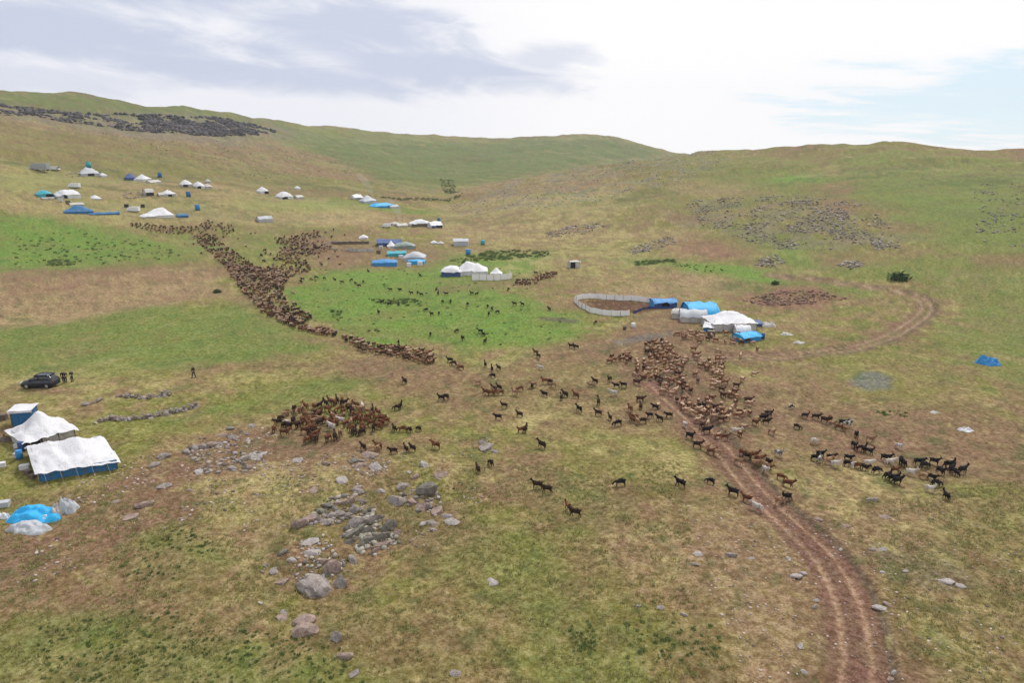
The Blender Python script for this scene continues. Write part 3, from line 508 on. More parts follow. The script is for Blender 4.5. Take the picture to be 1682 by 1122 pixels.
# clusters: (phrase, group, [(u, v, width px, material, flatness)])
_w1 = ['', 'first', 'second', 'third', 'fourth', 'fifth', 'sixth', 'seventh', 'eighth', 'ninth', 'tenth', 'eleventh', 'twelfth', 'thirteenth', 'fourteenth', 'fifteenth', 'sixteenth', 'seventeenth', 'eighteenth', 'nineteenth']
ORD = ['largest', 'second largest', 'third largest', 'fourth largest', 'fifth largest', 'sixth largest', 'seventh largest', 'eighth largest', 'ninth largest', 'tenth largest']
CN = dict(rockg='grey', rockp='pinkish', rockl='pale grey', rockd='dark lichen-stained')
CL = [
 ('in the boulder group below the slabs', 'boulder group at lower centre', [(513,970,61,'rockg',.5),(556,962,28,'rockg',1.3),(546,942,34,'rockp',1.0),(527,928,26,'rockp',.7),(508,897,46,'rockl',.4),(514,914,34,'rockl',.5),(478,925,18,'rockl',.8),(463,914,20,'rockd',.7),(578,922,28,'rockg',1.0),(449,941,24,'rockg',.4),(437,930,14,'rockg',.5),(430,941,12,'rockp',.4),(460,958,26,'rockp',.25),(562,930,18,'rockd',.9),(535,945,20,'rockd',.9)]),
 ('in the long stone heap above the boulder group', 'long stone heap', [(492,866,32,'rockp',.8),(508,860,26,'rockp',.8),(522,858,28,'rockg',.8),(535,862,34,'rockg',.5),(545,850,26,'rockg',.9),(556,846,24,'rockg',.9),(530,842,28,'rockd',.8),(570,846,22,'rockg',.7),(582,838,30,'rockg',.8),(575,825,24,'rockp',.8),(560,828,22,'rockp',.8),(592,822,22,'rockg',.7),(550,836,22,'rockd',.7),(588,808,24,'rockg',.5),(540,830,20,'rockd',.7),(516,848,18,'rockg',.8)]),
 ('in the dark slab outcrop', 'dark slab outcrop', [(590,864,50,'rockg',.7),(612,858,36,'rockg',.8),(640,872,34,'rockd',.8),(585,880,44,'rockd',.8),(605,876,42,'rockd',.9),(628,884,44,'rockd',.9),(600,892,40,'rockd',.8),(622,898,34,'rockp',.6),(640,892,28,'rockp',.6),(575,892,30,'rockd',.7),(650,878,20,'rockp',.8),(615,905,26,'rockp',.4),(590,900,28,'rockd',.6),(606,850,24,'rockg',.8),(565,882,22,'rockg',.5)]),
 ('in the row right of the slab outcrop', 'line of rocks right of the slabs', [(652,828,42,'rockg',.9),(660,802,34,'rockg',.7),(700,812,42,'rockd',1.0),(712,803,26,'rockl',.7),(676,826,26,'rockp',.7),(690,836,28,'rockp',.8),(703,836,22,'rockg',.8),(720,846,26,'rockp',.8),(742,862,44,'rockl',.5),(735,852,24,'rockg',.6),(708,864,26,'rockg',.5),(693,864,16,'rockl',.6),(712,872,18,'rockg',.5)]),
 ('below the brown goat herd', 'rocks below the brown goat herd', [(617,772,36,'rockl',.9),(608,750,40,'rockp',.45),(590,768,24,'rockp',.6),(580,760,20,'rockd',.6),(697,768,28,'rockl',.8),(672,778,14,'rockl',.7),(722,784,30,'rockp',.5),(682,786,18,'rockp',.5),(800,740,30,'rockg',.6),(792,728,20,'rockg',.7),(812,745,18,'rockg',.6),(625,807,16,'rockl',.9),(585,804,22,'rockg',.6),(560,795,34,'rockl',.35),(515,808,24,'rockp',.4),(487,758,22,'rockl',.5),(535,765,20,'rockp',.3)]),
 ('in the grass below the boulder group', 'rocks in the bottom grass', [(496,1044,46,'rockp',.9),(498,1024,40,'rockp',.6),(461,1018,26,'rockp',.4),(465,1008,20,'rockg',.4),(550,1052,26,'rockg',1.1),(566,1080,30,'rockp',.4),(583,1105,20,'rockg',.4),(748,1110,28,'rockg',.4),(810,958,30,'rockl',.25)]),
 ('in the stony patch right of the tents', 'stony patch right of the white tent', [(318,736,26,'rockg',.8),(333,734,24,'rockg',.8),(348,732,22,'rockp',.8),(360,730,18,'rockg',.8),(305,742,20,'rockg',.7),(415,750,34,'rockl',.35),(398,756,30,'rockg',.4),(430,745,20,'rockl',.4),(382,720,26,'rockg',.5),(366,716,18,'rockp',.6),(265,752,24,'rockg',.7),(250,766,22,'rockg',.6),(325,778,26,'rockl',.4),(380,772,26,'rockg',.4),(410,765,18,'rockp',.4),(235,832,32,'rockp',.35),(215,852,26,'rockp',.3),(268,803,34,'rockg',.35),(190,826,18,'rockp',.4),(310,806,14,'rockp',.5),(378,705,16,'rockg',.6),(412,700,18,'rockg',.5)]),
 ('beside the dirt track in the foreground', 'stones beside the dirt track', [(1202,916,20,'rockg',.8),(1235,918,14,'rockl',.6),(1148,914,22,'rockl',.4),(1140,930,18,'rockg',.3),(1308,948,22,'rockl',.5),(1322,944,18,'rockl',.6),(1296,918,12,'rockl',.6),(1340,988,12,'rockl',.6),(1338,1002,12,'rockl',.7),(1317,1067,14,'rockl',.8),(1322,1110,16,'rockl',.6),(1470,1108,14,'rockl',.8),(1464,1118,16,'rockp',.5),(1446,1002,24,'rockl',.4),(1458,998,18,'rockp',.4),(1346,858,18,'rockp',.4),(1449,905,16,'rockl',.5),(1434,906,12,'rockl',.5),(1435,826,20,'rockg',.6),(1455,852,26,'rockp',.35),(1382,902,10,'rockl',.5),(1450,940,11,'rockl',.4),(1488,940,11,'rockl',.4),(1560,960,28,'rockl',.25),(1580,965,18,'rockl',.3),(1084,1002,16,'rockl',.7),(1124,1012,14,'rockl',.5),(1048,1000,13,'rockg',.5),(1586,706,18,'rockl',.6),(1390,864,18,'rockp',.4)]),
]
for ph, grp, L in CL:
    order = sorted(range(len(L)), key=lambda k: -L[k][2]); rank = {k: i for i, k in enumerate(order)}
    for k, (u, v, wpx, m, fl) in enumerate(L):
        p = at(u, v); pxm = FPX/(Vector((p.x, p.y, p.z-CAM_H)).length); s = wpx/pxm/2*(.98 if wpx < 50 or wpx > 60 else 1.1); i = 9 if wpx > 60 else (k*5+len(L)) % 9; slab = ph.startswith('in the dark slab')
        r_ = rank[k]; side = 'left' if u < np.mean([q[0] for q in L]) else 'right'
        if r_ < 19: lab = f"{ORD[r_] if r_ < 10 else _w1[r_+1]+' largest'} rock {ph}, {CN[m]}"
        else: lab = f"small {CN[m]} rock on the {side} side {ph}"
        name = 'boulder' if wpx > 30 else 'rock'
        put_rock(name, i, m, (p.x, p.y+s*0.3, p.z+s*0.03), s, s*(random.uniform(.35, .5) if slab else random.uniform(.75, 1.0)), s*min(max(fl, .4), 1.1)*1.5, 0.75+random.uniform(-.25, .25) if slab else random.uniform(-0.9, 0.9), lab, name, grp, tilt=random.uniform(-.35, .35) if slab else random.uniform(-.2, .2))

def concat(protos, P, S, RZ, tones, name, mat, smooth=False, zs=None):
    """copies of small shapes joined to one mesh; protos list of (V,F), tones per copy"""
    Vs, Fs, Ts, o = [], [], [], 0
    for k in range(len(P)):
        V, Fc = protos[k % len(protos)]; c, s_ = math.cos(RZ[k]), math.sin(RZ[k]); zz = S[k]*(zs[k] if zs is not None else 1)
        W = np.stack([(V[:, 0]*c-V[:, 1]*s_)*S[k]+P[k][0], (V[:, 0]*s_+V[:, 1]*c)*S[k]+P[k][1], V[:, 2]*zz+P[k][2]], 1)
        Vs.append(W); Fs.append(Fc+o); o += len(V)
        if tones is not None:
            t_ = tones[k]; Ts.append(np.tile(t_, (len(V), 1)) if np.ndim(t_) == 1 else t_)
    V = np.vstack(Vs).astype(np.float32); Fc = np.vstack(Fs).astype(np.int32); n = Fc.shape[1]
    me = bpy.data.meshes.new(name); me.vertices.add(len(V)); me.vertices.foreach_set('co', V.ravel()); me.loops.add(Fc.size); me.loops.foreach_set('vertex_index', Fc.ravel())
    me.polygons.add(len(Fc)); me.polygons.foreach_set('loop_start', (np.arange(len(Fc))*n).astype(np.int32)); me.update(calc_edges=True)
    if smooth: me.polygons.foreach_set('use_smooth', np.ones(len(Fc), bool))
    if tones is not None:
        T_ = np.vstack(Ts); a = me.attributes.new('tone', 'FLOAT_COLOR', 'POINT'); a.data.foreach_set('color', np.concatenate([T_, np.ones((len(T_), 1))], 1).astype(np.float32).ravel())
    me.materials.append(mat); return me
def sample_poly(px, n, mind=0.0, dens=None, mind_k=None):
    """n random ground points inside the area seen at px, at least mind metres apart"""
    W = hit(px); lo, hi = W.min(0), W.max(0); out_ = []; tries = 0; grid = {}
    while len(out_) < n and tries < n*60:
        m = 400; q = rng.uniform(lo, hi, (m, 2)); tries += m; ins = np.zeros(m, bool)
        for a, b in zip(W, np.roll(W, -1, 0)):
            ins ^= ((a[1] > q[:, 1]) != (b[1] > q[:, 1])) & (q[:, 0] < (b[0]-a[0])*(q[:, 1]-a[1])/(b[1]-a[1]+1e-12)+a[0])
        q = q[ins]
        if dens is not None: q = q[rng.random(len(q)) < dens(q[:, 0], q[:, 1])]
        for p in q:
            if len(out_) >= n: break
            if mind:
                c = (int(p[0]//mind), int(p[1]//mind))
                if any(math.hypot(p[0]-r[0], p[1]-r[1]) < mind for i in (-1, 0, 1) for j in (-1, 0, 1) for r in grid.get((c[0]+i, c[1]+j), [])): continue
                grid.setdefault(c, []).append(p)
            out_.append(p)
    if not out_: return np.zeros((0, 3))
    o = np.array(out_); return np.column_stack([o, ground_z(o[:, 0], o[:, 1])])
low_rocks = [rock_shape(300+i, 1, 8, 0.7) for i in range(6)]
def rock_stuff(name, px, n, smin, smax, tone, label, dens=None, zscale=1.0):
    P = sample_poly(px, int(n*(2.6 if name in ('scree', 'rock_heap') else 2.0 if name == 'rock_band' else 1.5 if name == 'rubble' else 1)), 0, dens); n = len(P); S = smin+(smax-smin)*rng.random(n)**2.5; P[:, 2] += S*0.1
    S *= (0.38 if name == 'scree' else 0.48 if name == 'rock_heap' else 0.62 if name == 'rock_band' else 1.0); tones = [np.array(tone)*rng.choice([0.5, 0.9, 1.2, 1.5])*rng.uniform(0.8, 1.2)*np.array([1, rng.uniform(.95, 1.0), rng.uniform(.9, 1.0)]) for _ in range(n)]
    return tag(part(name, concat(low_rocks, P, S, rng.uniform(0, 6, n), tones, name, MAT['tone'], False, rng.uniform(.5, 1.3, n)*zscale)), label, 'rocks', None, 'stuff')
dn = lambda sc, a, b, sd: (lambda X, Y: sstep(a, b, fbm(X, Y, sc, 3, sd)))
rock_stuff('rock_band', [(0,172),(60,178),(120,186),(190,187),(290,190),(380,196),(440,207),(465,214),(420,222),(330,222),(260,218),(180,208),(100,200),(60,190),(0,190)], 1500, 0.7, 3.6, (0.085,0.078,0.078), 'dark rock band breaking out along the left hillside', dn(18, .38, .55, 91), 1.3)
rock_stuff('rock_band', [(230,188),(300,190),(440,206),(460,214),(400,222),(300,222),(230,204)], 700, 1.2, 4.6, (0.06,0.056,0.06), 'dense dark crags in the middle of the left hillside', dn(14, .42, .55, 95), 1.2)
rock_stuff('scree', [(150,215),(300,232),(480,222),(600,260),(560,300),(380,290),(200,240)], 900, 0.4, 1.6, (0.20,0.18,0.16), 'small stones strewn below the dark rock band', dn(16, .42, .6, 92))
rock_stuff('scree', [(720,336),(830,305),(960,282),(1105,256),(1200,262),(1120,300),(1000,330),(880,345),(760,352)], 2600, 0.35, 1.35, (0.31,0.28,0.235), 'grey scree on the near shoulder of the right hill', dn(5, .30, .72, 93))
rock_stuff('scree', [(1120,330),(1300,320),(1420,330),(1470,380),(1480,412),(1300,412),(1160,378)], 1400, 0.3, 1.5, (0.27,0.245,0.20), 'grey scree in the middle of the right hillside', dn(5, .34, .72, 94))
rock_stuff('scree', [(1600,300),(1740,300),(1740,410),(1600,400)], 350, 0.3, 1.3, (0.24,0.22,0.2), 'grey stones on the hillside at the right edge', dn(9, .42, .58, 96))
rock_stuff('scree', [(1360,231),(1420,229),(1480,229),(1520,236),(1500,244),(1380,244)], 260, 0.4, 1.6, (0.17,0.16,0.15), 'dark rocks along the top of the right hill')
rock_stuff('scree', [(600,240),(800,235),(1000,230),(1080,250),(900,280),(760,300)], 400, 0.5, 1.8, (0.17,0.18,0.15), 'stones and tussocks strewn over the back hill', dn(25, .45, .6, 97))
for (px, n, lab) in [([(890,385),(930,372),(985,365),(1000,372),(960,384),(900,392)],150,'heap of grey rocks on the slope above the lone white canvas box'),([(1030,412),(1060,398),(1100,388),(1112,398),(1080,410),(1040,418)],130,'heap of grey rocks left of the rust-coloured patch'),([(1240,436),(1250,422),(1275,418),(1290,432),(1270,440)],70,'compact heap of grey rocks at the foot of the right hill'),([(1290,378),(1320,355),(1360,345),(1400,360),(1440,395),(1380,388)],260,'broad field of grey rocks in the middle of the right hill'),([(1370,436),(1400,428),(1430,434),(1400,442)],50,'small heap of grey rocks right of the compact heap'),([(1425,395),(1445,388),(1460,405),(1440,412)],50,'small dark rock heap at the right end of the rock field'),([(1215,492),(1280,478),(1340,478),(1400,490),(1330,500),(1250,504)],170,'reddish stones scattered over the rust mound by the track')]:
    rock_stuff('rock_heap', px, n, 0.3, 1.25, (0.27,0.245,0.22) if 'reddish' not in lab else (0.2,0.13,0.1), lab)
rock_stuff('gravel', [(-60,900),(100,800),(300,720),(440,700),(640,740),(600,800),(450,820),(260,880),(-40,1000)], 900, 0.05, 0.24, (0.30,0.25,0.22), 'small stones strewn over the brown ground right of the white tents', dn(4, .35, .6, 98))
rock_stuff('gravel', [(400,770),(800,720),(820,880),(700,930),(560,960),(400,1000)], 500, 0.04, 0.2, (0.28,0.25,0.23), 'small stones strewn around the boulder groups', dn(3, .4, .6, 99))
rock_stuff('gravel', [(1100,800),(1500,780),(1682,900),(1682,1200),(1250,1200)], 1300, 0.035, 0.15, (0.34,0.28,0.25), 'small pale stones strewn along both sides of the dirt track', dn(3, .35, .6, 89))

for px, n, a_, b_2, tn, lab in [([(480,866),(510,840),(545,815),(600,805),(600,830),(580,850),(530,868)],110,.12,.42,(0.26,0.23,0.21),'rubble filling the gaps of the long stone heap'),([(562,880),(580,848),(610,838),(650,860),(655,890),(620,910),(585,905)],150,.12,.5,(0.24,0.225,0.19),'broken rubble among the dark slab outcrop'),
   ([(480,960),(490,890),(530,880),(560,915),(570,950),(540,975)],90,.1,.35,(0.29,0.26,0.24),'rubble packed between the boulders of the boulder group'),([(640,815),(700,795),(725,815),(720,850),(690,845)],60,.12,.38,(0.24,0.21,0.19),'rubble in the row of rocks right of the slab outcrop'),
   ([(575,770),(600,745),(640,760),(635,780),(600,785)],40,.1,.3,(0.27,0.24,0.22),'rubble below the brown goat herd'),([(295,745),(330,722),(400,705),(430,745),(440,770),(340,780)],170,.1,.4,(0.27,0.24,0.22),'rubble in the stony patch right of the tents'),([(780,725),(800,720),(820,745),(800,750)],22,.1,.3,(0.25,0.23,0.22),'rubble around the small rock cluster right of the herd')]:
    rock_stuff('rubble', px, n, a_, b_2, tn, lab)

# ------------------------------------------------------------------ plants: grass tufts, nettle beds, bushes
def blade_clump(seed, nb, hgt, spread, wid):
    r = np.random.default_rng(seed); V, Fc = [], []
    for i in range(nb):
        a = r.uniform(0, 6.28); q = spread*math.sqrt(r.random()); bx, by = q*math.cos(a), q*math.sin(a); h = hgt*r.uniform(.5, 1.15); t = r.uniform(0, 6.28); wx, wy = wid*math.cos(t), wid*math.sin(t)
        lx, ly = r.normal(0, spread*.5, 2); o = len(V); V += [(bx-wx, by-wy, -0.05), (bx+wx, by+wy, -0.05), (bx+lx, by+ly, h)]; Fc.append((o, o+1, o+2))
    return np.array(V), np.array(Fc)
tufts = [blade_clump(10+i, 7, 0.19, 0.11, 0.03) for i in range(6)]
def plant_stuff(name, protos, P, S, lo, hi, label, cat):
    n = len(P); t = rng.random((n, 1)); tones = [np.array(lo)*(1-a)+np.array(hi)*a for a in t]
    return tag(part(name, concat(protos, P, S, rng.uniform(0, 6, n), tones, name, MAT['leaf'])), label, cat, None, 'stuff')
P = sample_poly([(-80,820),(500,780),(1120,760),(1150,1000),(1240,1160),(1200,1300),(-200,1300)], 8000, 0, dn(1.6, .35, .65, 71)); plant_stuff('grass_tufts', tufts, P, rng.uniform(.6, 1.5, len(P)), (0.24,0.26,0.09), (0.44,0.40,0.18), 'short yellowish green grass tufts left of the dirt track', 'grass')
P = sample_poly([(1480,1160),(1460,960),(1340,840),(1740,780),(1800,1300),(1500,1300)], 2600, 0, dn(1.6, .35, .65, 72)); plant_stuff('grass_tufts', tufts, P, rng.uniform(.6, 1.4, len(P)), (0.27,0.27,0.11), (0.48,0.42,0.20), 'short yellowish grass tufts right of the dirt track', 'grass')
leafs = [blade_clump(40+i, 34, 0.75, 0.55, 0.10) for i in range(5)]
for px, n, s0, s1, lab in [
  ([(20,390),(130,378),(260,400),(300,420),(180,436),(20,440)], 200, .4, 1.2, 'dark nettle clumps dotted over the bright green meadow at left'),
  ([(70,425),(110,428),(120,436),(80,437)], 40, .8, 1.5, 'dark green nettle bed at the lower edge of the left meadow'),
  ([(610,488),(690,493),(695,503),(615,500)], 60, .6, 1.2, 'row of dark green nettles across the central meadow'),
  ([(545,512),(562,510),(560,530),(546,530)], 14, .7, 1.3, 'small dark weed clump on the left of the central meadow'),
  ([(735,430),(800,413),(900,412),(905,420),(830,426),(760,434)], 260, .7, 1.5, 'long dark green nettle strip above the white canvas camp'),
  ([(1040,430),(1110,425),(1112,431),(1045,437)], 110, .6, 1.3, 'dark green nettle strip right of the lone white canvas box'),
  ([(1070,428),(1130,432),(1200,446),(1180,450),(1110,438)], 50, .4, .9, 'thin green weeds on the strip below the rust patch'),
  ([(600,320),(660,326),(760,318),(755,324),(660,330)], 150, .8, 1.7, 'low dark shrubs lining the foot of the back hill'),
  ([(722,294),(745,296),(756,316),(736,318)], 260, .9, 1.9, 'dark green thicket in the gully below the back hill'),
  ([(480,440),(900,430),(960,560),(700,575),(520,540)], 150, .3, .8, 'scattered dark weeds over the central meadow'),
  ([(1020,1020),(1190,1030),(1190,1100),(1030,1090)], 50, .25, .5, 'green thistles left of the dirt track near the bottom edge'),
  ([(930,1030),(975,1020),(985,1070),(940,1075)], 40, .25, .5, 'green thistle patch at the bottom centre'),
  ([(200,920),(300,860),(360,900),(280,960),(200,950)], 90, .2, .45, 'green weeds on the grass below the blue tarpaulin heap'),
  ([(60,1030),(280,1000),(560,1060),(600,1122),(60,1122)], 420, .15, .4, 'green weeds in the bottom left corner'),
  ([(1440,675),(1490,672),(1490,684),(1440,684)], 20, .3, .6, 'small green weed patch on the brown ground right of the goats')]:
    P = sample_poly(px, n); plant_stuff('weeds', leafs, P, rng.uniform(s0*.45, s1*.62, len(P)), (0.085,0.13,0.04), (0.20,0.26,0.09), lab, 'weeds')
def bush(u, v, wpx, label):
    p = at(u, v); s = wpx*Vector((p.x, p.y, 30)).length/FPX/2; t = thing('bush', label, 'bush', p)
    r = np.random.default_rng(int(u)); V, Fc, T_ = [], [], []; n = 500
    for i in range(n):
        d = r.normal(size=3); d /= np.linalg.norm(d); q = d*(0.45+0.55*r.random())*np.array([1, .9, .7])*s*(0.75+0.5*vnoise(np.array([d[0]*2+5]), np.array([d[1]*2+d[2]*2]), 3)[0]); q[2] = abs(q[2])*1.1+0.05
        a, b = r.normal(size=3)*.14*s, r.normal(size=3)*.14*s; o = len(V); V += [q, q+a, q+b]; Fc.append((o, o+1, o+2)); c = np.array((0.045,0.085,0.028))*(0.6+0.9*r.random()); T_ += [c]*3
    me = mesh_of('foliage', V, Fc, MAT['leaf']); a = me.attributes.new('tone', 'FLOAT_COLOR', 'POINT'); a.data.foreach_set('color', np.column_stack([T_, np.ones(len(T_))]).astype(np.float32).ravel())
    part('foliage', me, t); m = MB()
    for k in range(5): m.tube((0, 0, -.2), (s*.4*math.cos(k*1.3), s*.4*math.sin(k*1.3), s*.6), .06, .02, 5)
    m.obj('stem', MAT['wood'], t)
bush(1476, 460, 28, 'dark green bush alone beside the bend of the looping track'); bush(357, 480, 13, 'small dark bush just left of the long sheep stream'); bush(1273, 467, 12, 'small dark green bush in the ditch above the rust mound')

# ------------------------------------------------------------------ animals
def skin_mesh(name, J, E, sub=1, root=0):
    me = bpy.data.meshes.new(name); me.from_pydata([j[:3] for j in J], E, []); o = bpy.data.objects.new(name, me); COL.objects.link(o)
    md = o.modifiers.new('s', 'SKIN'); md.use_smooth_shade = True; md.branch_smoothing = 0.3
    sv = me.skin_vertices[0].data
    for i, j in enumerate(J): sv[i].radius = (j[3], j[4] if len(j) > 4 else j[3]); sv[i].use_root = (i == root)
    if sub: ms = o.modifiers.new('u', 'SUBSURF'); ms.levels = sub; ms.render_levels = sub
    dg = bpy.context.evaluated_depsgraph_get(); dg.update(); m2 = bpy.data.meshes.new_from_object(o.evaluated_get(dg)); m2.name = name
    bpy.data.objects.remove(o); bpy.data.meshes.remove(me)
    m2.polygons.foreach_set('use_smooth', np.ones(len(m2.polygons), bool)); m2.materials.clear(); m2.materials.append(None); return m2
def beast(kind, pose, sub=1):
    g = kind == 'goat'; J = []; E = []
    def j(*a): J.append(a); return len(J)-1
    z = 0.57 if g else 0.54; rb = 1.12 if g else 1.28
    pel = j(-.36, 0, z+.02, .14*rb); m1 = j(-.05, 0, z-.01, .18*rb); ch = j(.27, 0, z+.01, .165*rb); E += [(pel, m1), (m1, ch)]
    tl = j(-.50, 0, z+.10, .04 if g else .09); E.append((pel, tl)); t2 = j(-.57, 0, z+(.16 if g else -.08), .02 if g else .06); E.append((tl, t2))
    if pose == 'graze': nk = (.50, 0, z-.08); hd = (.60, 0, z-.30); mz = (.66, 0, z-.47)
    elif pose == 'walk': nk = (.46, 0, z+.16); hd = (.60, .03, z+.26); mz = (.76, .05, z+.19)
    elif pose == 'turn': nk = (.43, .04, z+.20); hd = (.50, .14, z+.38); mz = (.54, .29, z+.31)
    else: nk = (.43, 0, z+.20); hd = (.53, 0, z+.37); mz = (.69, 0, z+.30)
    n_ = j(*nk, .095*rb); h_ = j(*hd, .075 if g else .09); z_ = j(*mz, .042 if g else .055); E += [(ch, n_), (n_, h_), (h_, z_)]
    for s in (-1, 1):
        e = j(hd[0]-.05, hd[1]+s*.11, hd[2]+.03, .025); E.append((h_, e))
        if g:
            a = j(hd[0]-.05, hd[1]+s*.045, hd[2]+.12, .022); b = j(hd[0]-.15, hd[1]+s*.08, hd[2]+.20, .013); E += [(h_, a), (a, b)]
        sw = (.10*s if pose in ('walk', 'turn') else 0.015*s)
        sh = j(.28, s*.105, z-.17, .062); kn = j(.29+sw*.6, s*.105, z-.36, .036); ft = j(.27+sw*1.2, s*.105, .03, .03); E += [(ch, sh), (sh, kn), (kn, ft)]
        hp = j(-.36, s*.11, z-.14, .085); hk = j(-.45-sw*.6, s*.11, z-.33, .036); hf = j(-.39-sw*1.2, s*.11, .03, .03); E += [(pel, hp), (hp, hk), (hk, hf)]
    return skin_mesh(kind, J, E, sub, m1)
BE = {(k, p): beast(k, p) for k in ('goat', 'sheep') for p in ('stand', 'walk', 'graze', 'turn')}
def place_beast(kind, p, heading, coat, scale, label, group):
    pose = random.choice(['stand', 'walk', 'walk', 'turn', 'graze'] if kind == 'goat' else ['walk', 'walk', 'stand', 'graze', 'turn'])
    o = bpy.data.objects.new(kind, BE[(kind, pose)]); COL.objects.link(o); o.location = (p[0], p[1], p[2]-0.01); o.rotation_euler = (0, 0, heading); o.scale = (scale,)*3
    o.material_slots[0].link = 'OBJECT'; o.material_slots[0].material = COATS[coat]; return tag(o, label, kind, group)
CW = dict(black='black', dark='dark brown', brown='reddish brown', tan='tan', white='cream white', pied='black-and-white', fleece='brown', fleeced='dark brown', fleecel='tan')
def orn(i, n):
    if i == 0: return 'leftmost'
    if i == n-1: return 'rightmost'
    if n-i <= i: return _w1[min(n-i, 19)]+' from the right' 
    return _w1[min(i+1, 19)]+' from the left'
GC = 0
def scatter_named(kind, L, phrase, group, head, hv=0.6, sc=.96):
    global GC
    by = {}
    for u, v, c in L: by.setdefault(c, []).append((u, v))
    for c, Q in by.items():
        Q.sort(); n = len(Q)
        for i, (u, v) in enumerate(Q):
            p = at(u, v); o = f"only {CW[c]} {kind}" if n == 1 else f"{CW[c]} {kind}, {orn(i, n)},"
            place_beast(kind, p, R(head)+random.gauss(0, hv), c, sc*random.uniform(.88, 1.12), f"{o} {phrase}", group); GC += kind == 'goat'
b, d, r_, t_, w_, q_ = 'black', 'dark', 'brown', 'tan', 'white', 'pied'
scatter_named('goat', [(652,672,d),(658,670,b),(725,660,b),(732,658,d),(673,711,d),(688,709,d),(661,711,r_),(648,710,d),(597,738,d),(621,738,r_),(620,741,t_),(646,745,d),(667,742,d),(678,741,d),(716,738,r_),(785,778,d),(806,767,d),(665,631,d),(505,726,r_),(520,724,d)], 'straggling around the brown herd', 'goats straggling round the brown herd', 130, .8)
scatter_named('goat', [(938,573,b),(946,574,d),(880,584,r_),(884,589,d),(888,606,w_),(797,604,b),(808,611,b),(809,620,b),(819,608,d),(785,631,t_),(854,642,r_),(846,649,t_),(874,637,b),(894,650,b),(895,631,r_),(904,631,d),(908,637,t_),(928,650,d),(922,656,d),(946,653,r_),(810,640,r_),(820,640,d),(798,649,r_),(806,650,r_),(814,648,t_),(821,648,r_),(812,643,d),(739,596,b),(745,600,d),(757,608,r_),(752,604,t_),(705,598,b),(712,596,d)], 'strung out on the grass at the centre', 'goats scattered over the central grass', 150, .8)
scatter_named('goat', [(828,672,d),(818,691,b),(853,683,d),(951,678,b),(982,682,d),(1002,689,d),(1014,698,b),(983,664,d),(977,631,d),(1001,627,d),(1012,637,b),(1024,637,b),(1007,650,w_),(1038,692,r_),(1047,696,t_),(1055,695,d),(1052,672,d),(1076,672,b),(1067,687,b),(1083,692,b),(1098,688,d),(855,710,r_),(863,710,d),(890,738,d),(876,636,t_),(970,636,t_),(1035,675,r_),(1042,688,r_)], 'in the loose line left of the track', 'goats in the loose line left of the track', 150, .7)
scatter_named('goat', [(882,805,d),(898,811,d),(1018,802,b),(1117,800,b),(1166,795,b),(933,838,r_),(944,848,d),(1203,815,b),(1226,824,r_),(1243,838,w_),(1291,822,b),(1279,826,t_)], 'on the open ground in the middle foreground', 'goats on the open foreground', 140, .6)
scatter_named('goat', [(1133,722,b),(1161,711,b),(1191,722,r_),(1209,716,w_),(1124,702,w_),(1146,737,d),(1158,742,t_),(1168,746,r_),(1178,748,t_),(1262,684,b),(1253,692,b),(1258,700,d),(1267,717,t_),(1240,702,r_),(1299,672,q_),(1322,687,d),(1340,688,d),(1309,707,d),(1363,692,r_),(1366,702,t_),(1384,700,b),(1391,704,q_),(1386,710,t_),(1378,708,r_),(1355,694,d),(1406,720,b),(1429,727,t_),(1402,736,b),(1412,740,d),(1427,744,b),(1419,741,b),(1337,731,w_),(1476,735,w_)], 'in the upper herd right of the track', 'goats in the upper right herd', -30, .8)
scatter_named('goat', [(1278,752,q_),(1338,758,b),(1347,753,b),(1345,762,q_),(1364,758,d),(1371,769,w_),(1359,764,t_),(1393,757,b),(1391,766,b),(1411,771,r_),(1419,773,d),(1426,766,w_),(1439,779,b),(1403,769,w_),(1455,757,b),(1462,763,w_),(1479,762,b),(1484,765,b),(1470,778,r_),(1457,788,b),(1467,792,b),(1473,796,b),(1496,780,w_),(1509,764,b),(1518,769,b),(1534,765,b),(1544,782,b),(1558,771,b),(1566,782,b),(1580,779,b),(1562,776,b),(1517,786,t_),(1530,790,b),(1537,799,b),(1553,822,b),(1526,808,w_)], 'in the black-dominated herd at the right', 'mostly black goats at the right', -20, .8)
scatter_named('goat', [(1219,748,r_),(1228,754,d),(1238,756,r_),(1246,762,r_),(1253,768,t_),(1241,766,t_),(1261,774,r_),(1283,790,r_),(1294,801,r_),(1262,763,d),(1213,762,t_),(1256,778,w_)], 'walking down the right edge of the track', 'goats walking along the track', -40, .4)
far_dots = [(497,461),(520,458),(533,459),(550,462),(562,467),(577,462),(584,468),(590,472),(597,466),(605,448),(529,437),(641,478),(657,478),(676,485),(686,484),(692,487),(717,477),(720,484),(733,486),(775,485),(783,486),(727,498),(740,499),(768,503),(801,506),(808,511),(803,519),(817,515),(845,503),(858,504),(902,509),(978,532),(750,546),(789,548),(794,552),(797,565),(628,500),(640,504),(655,503),(700,510),(709,520),(721,518),(622,517),(880,452),(835,478),(495,466),(690,455),(760,560),(707,552)]
scatter_named('goat', [(u, v, 'black' if i % 3 == 0 else 'dark') for i, (u, v) in enumerate(far_dots)], 'grazing on the green central meadow', 'dark goats grazing on the central meadow', 170, 1.2)
P = sample_poly([(440,706),(458,684),(490,672),(520,670),(548,660),(566,656),(585,668),(612,672),(638,694),(640,708),(610,712),(590,720),(560,722),(530,726),(500,720),(450,712)], 92, 0.62)
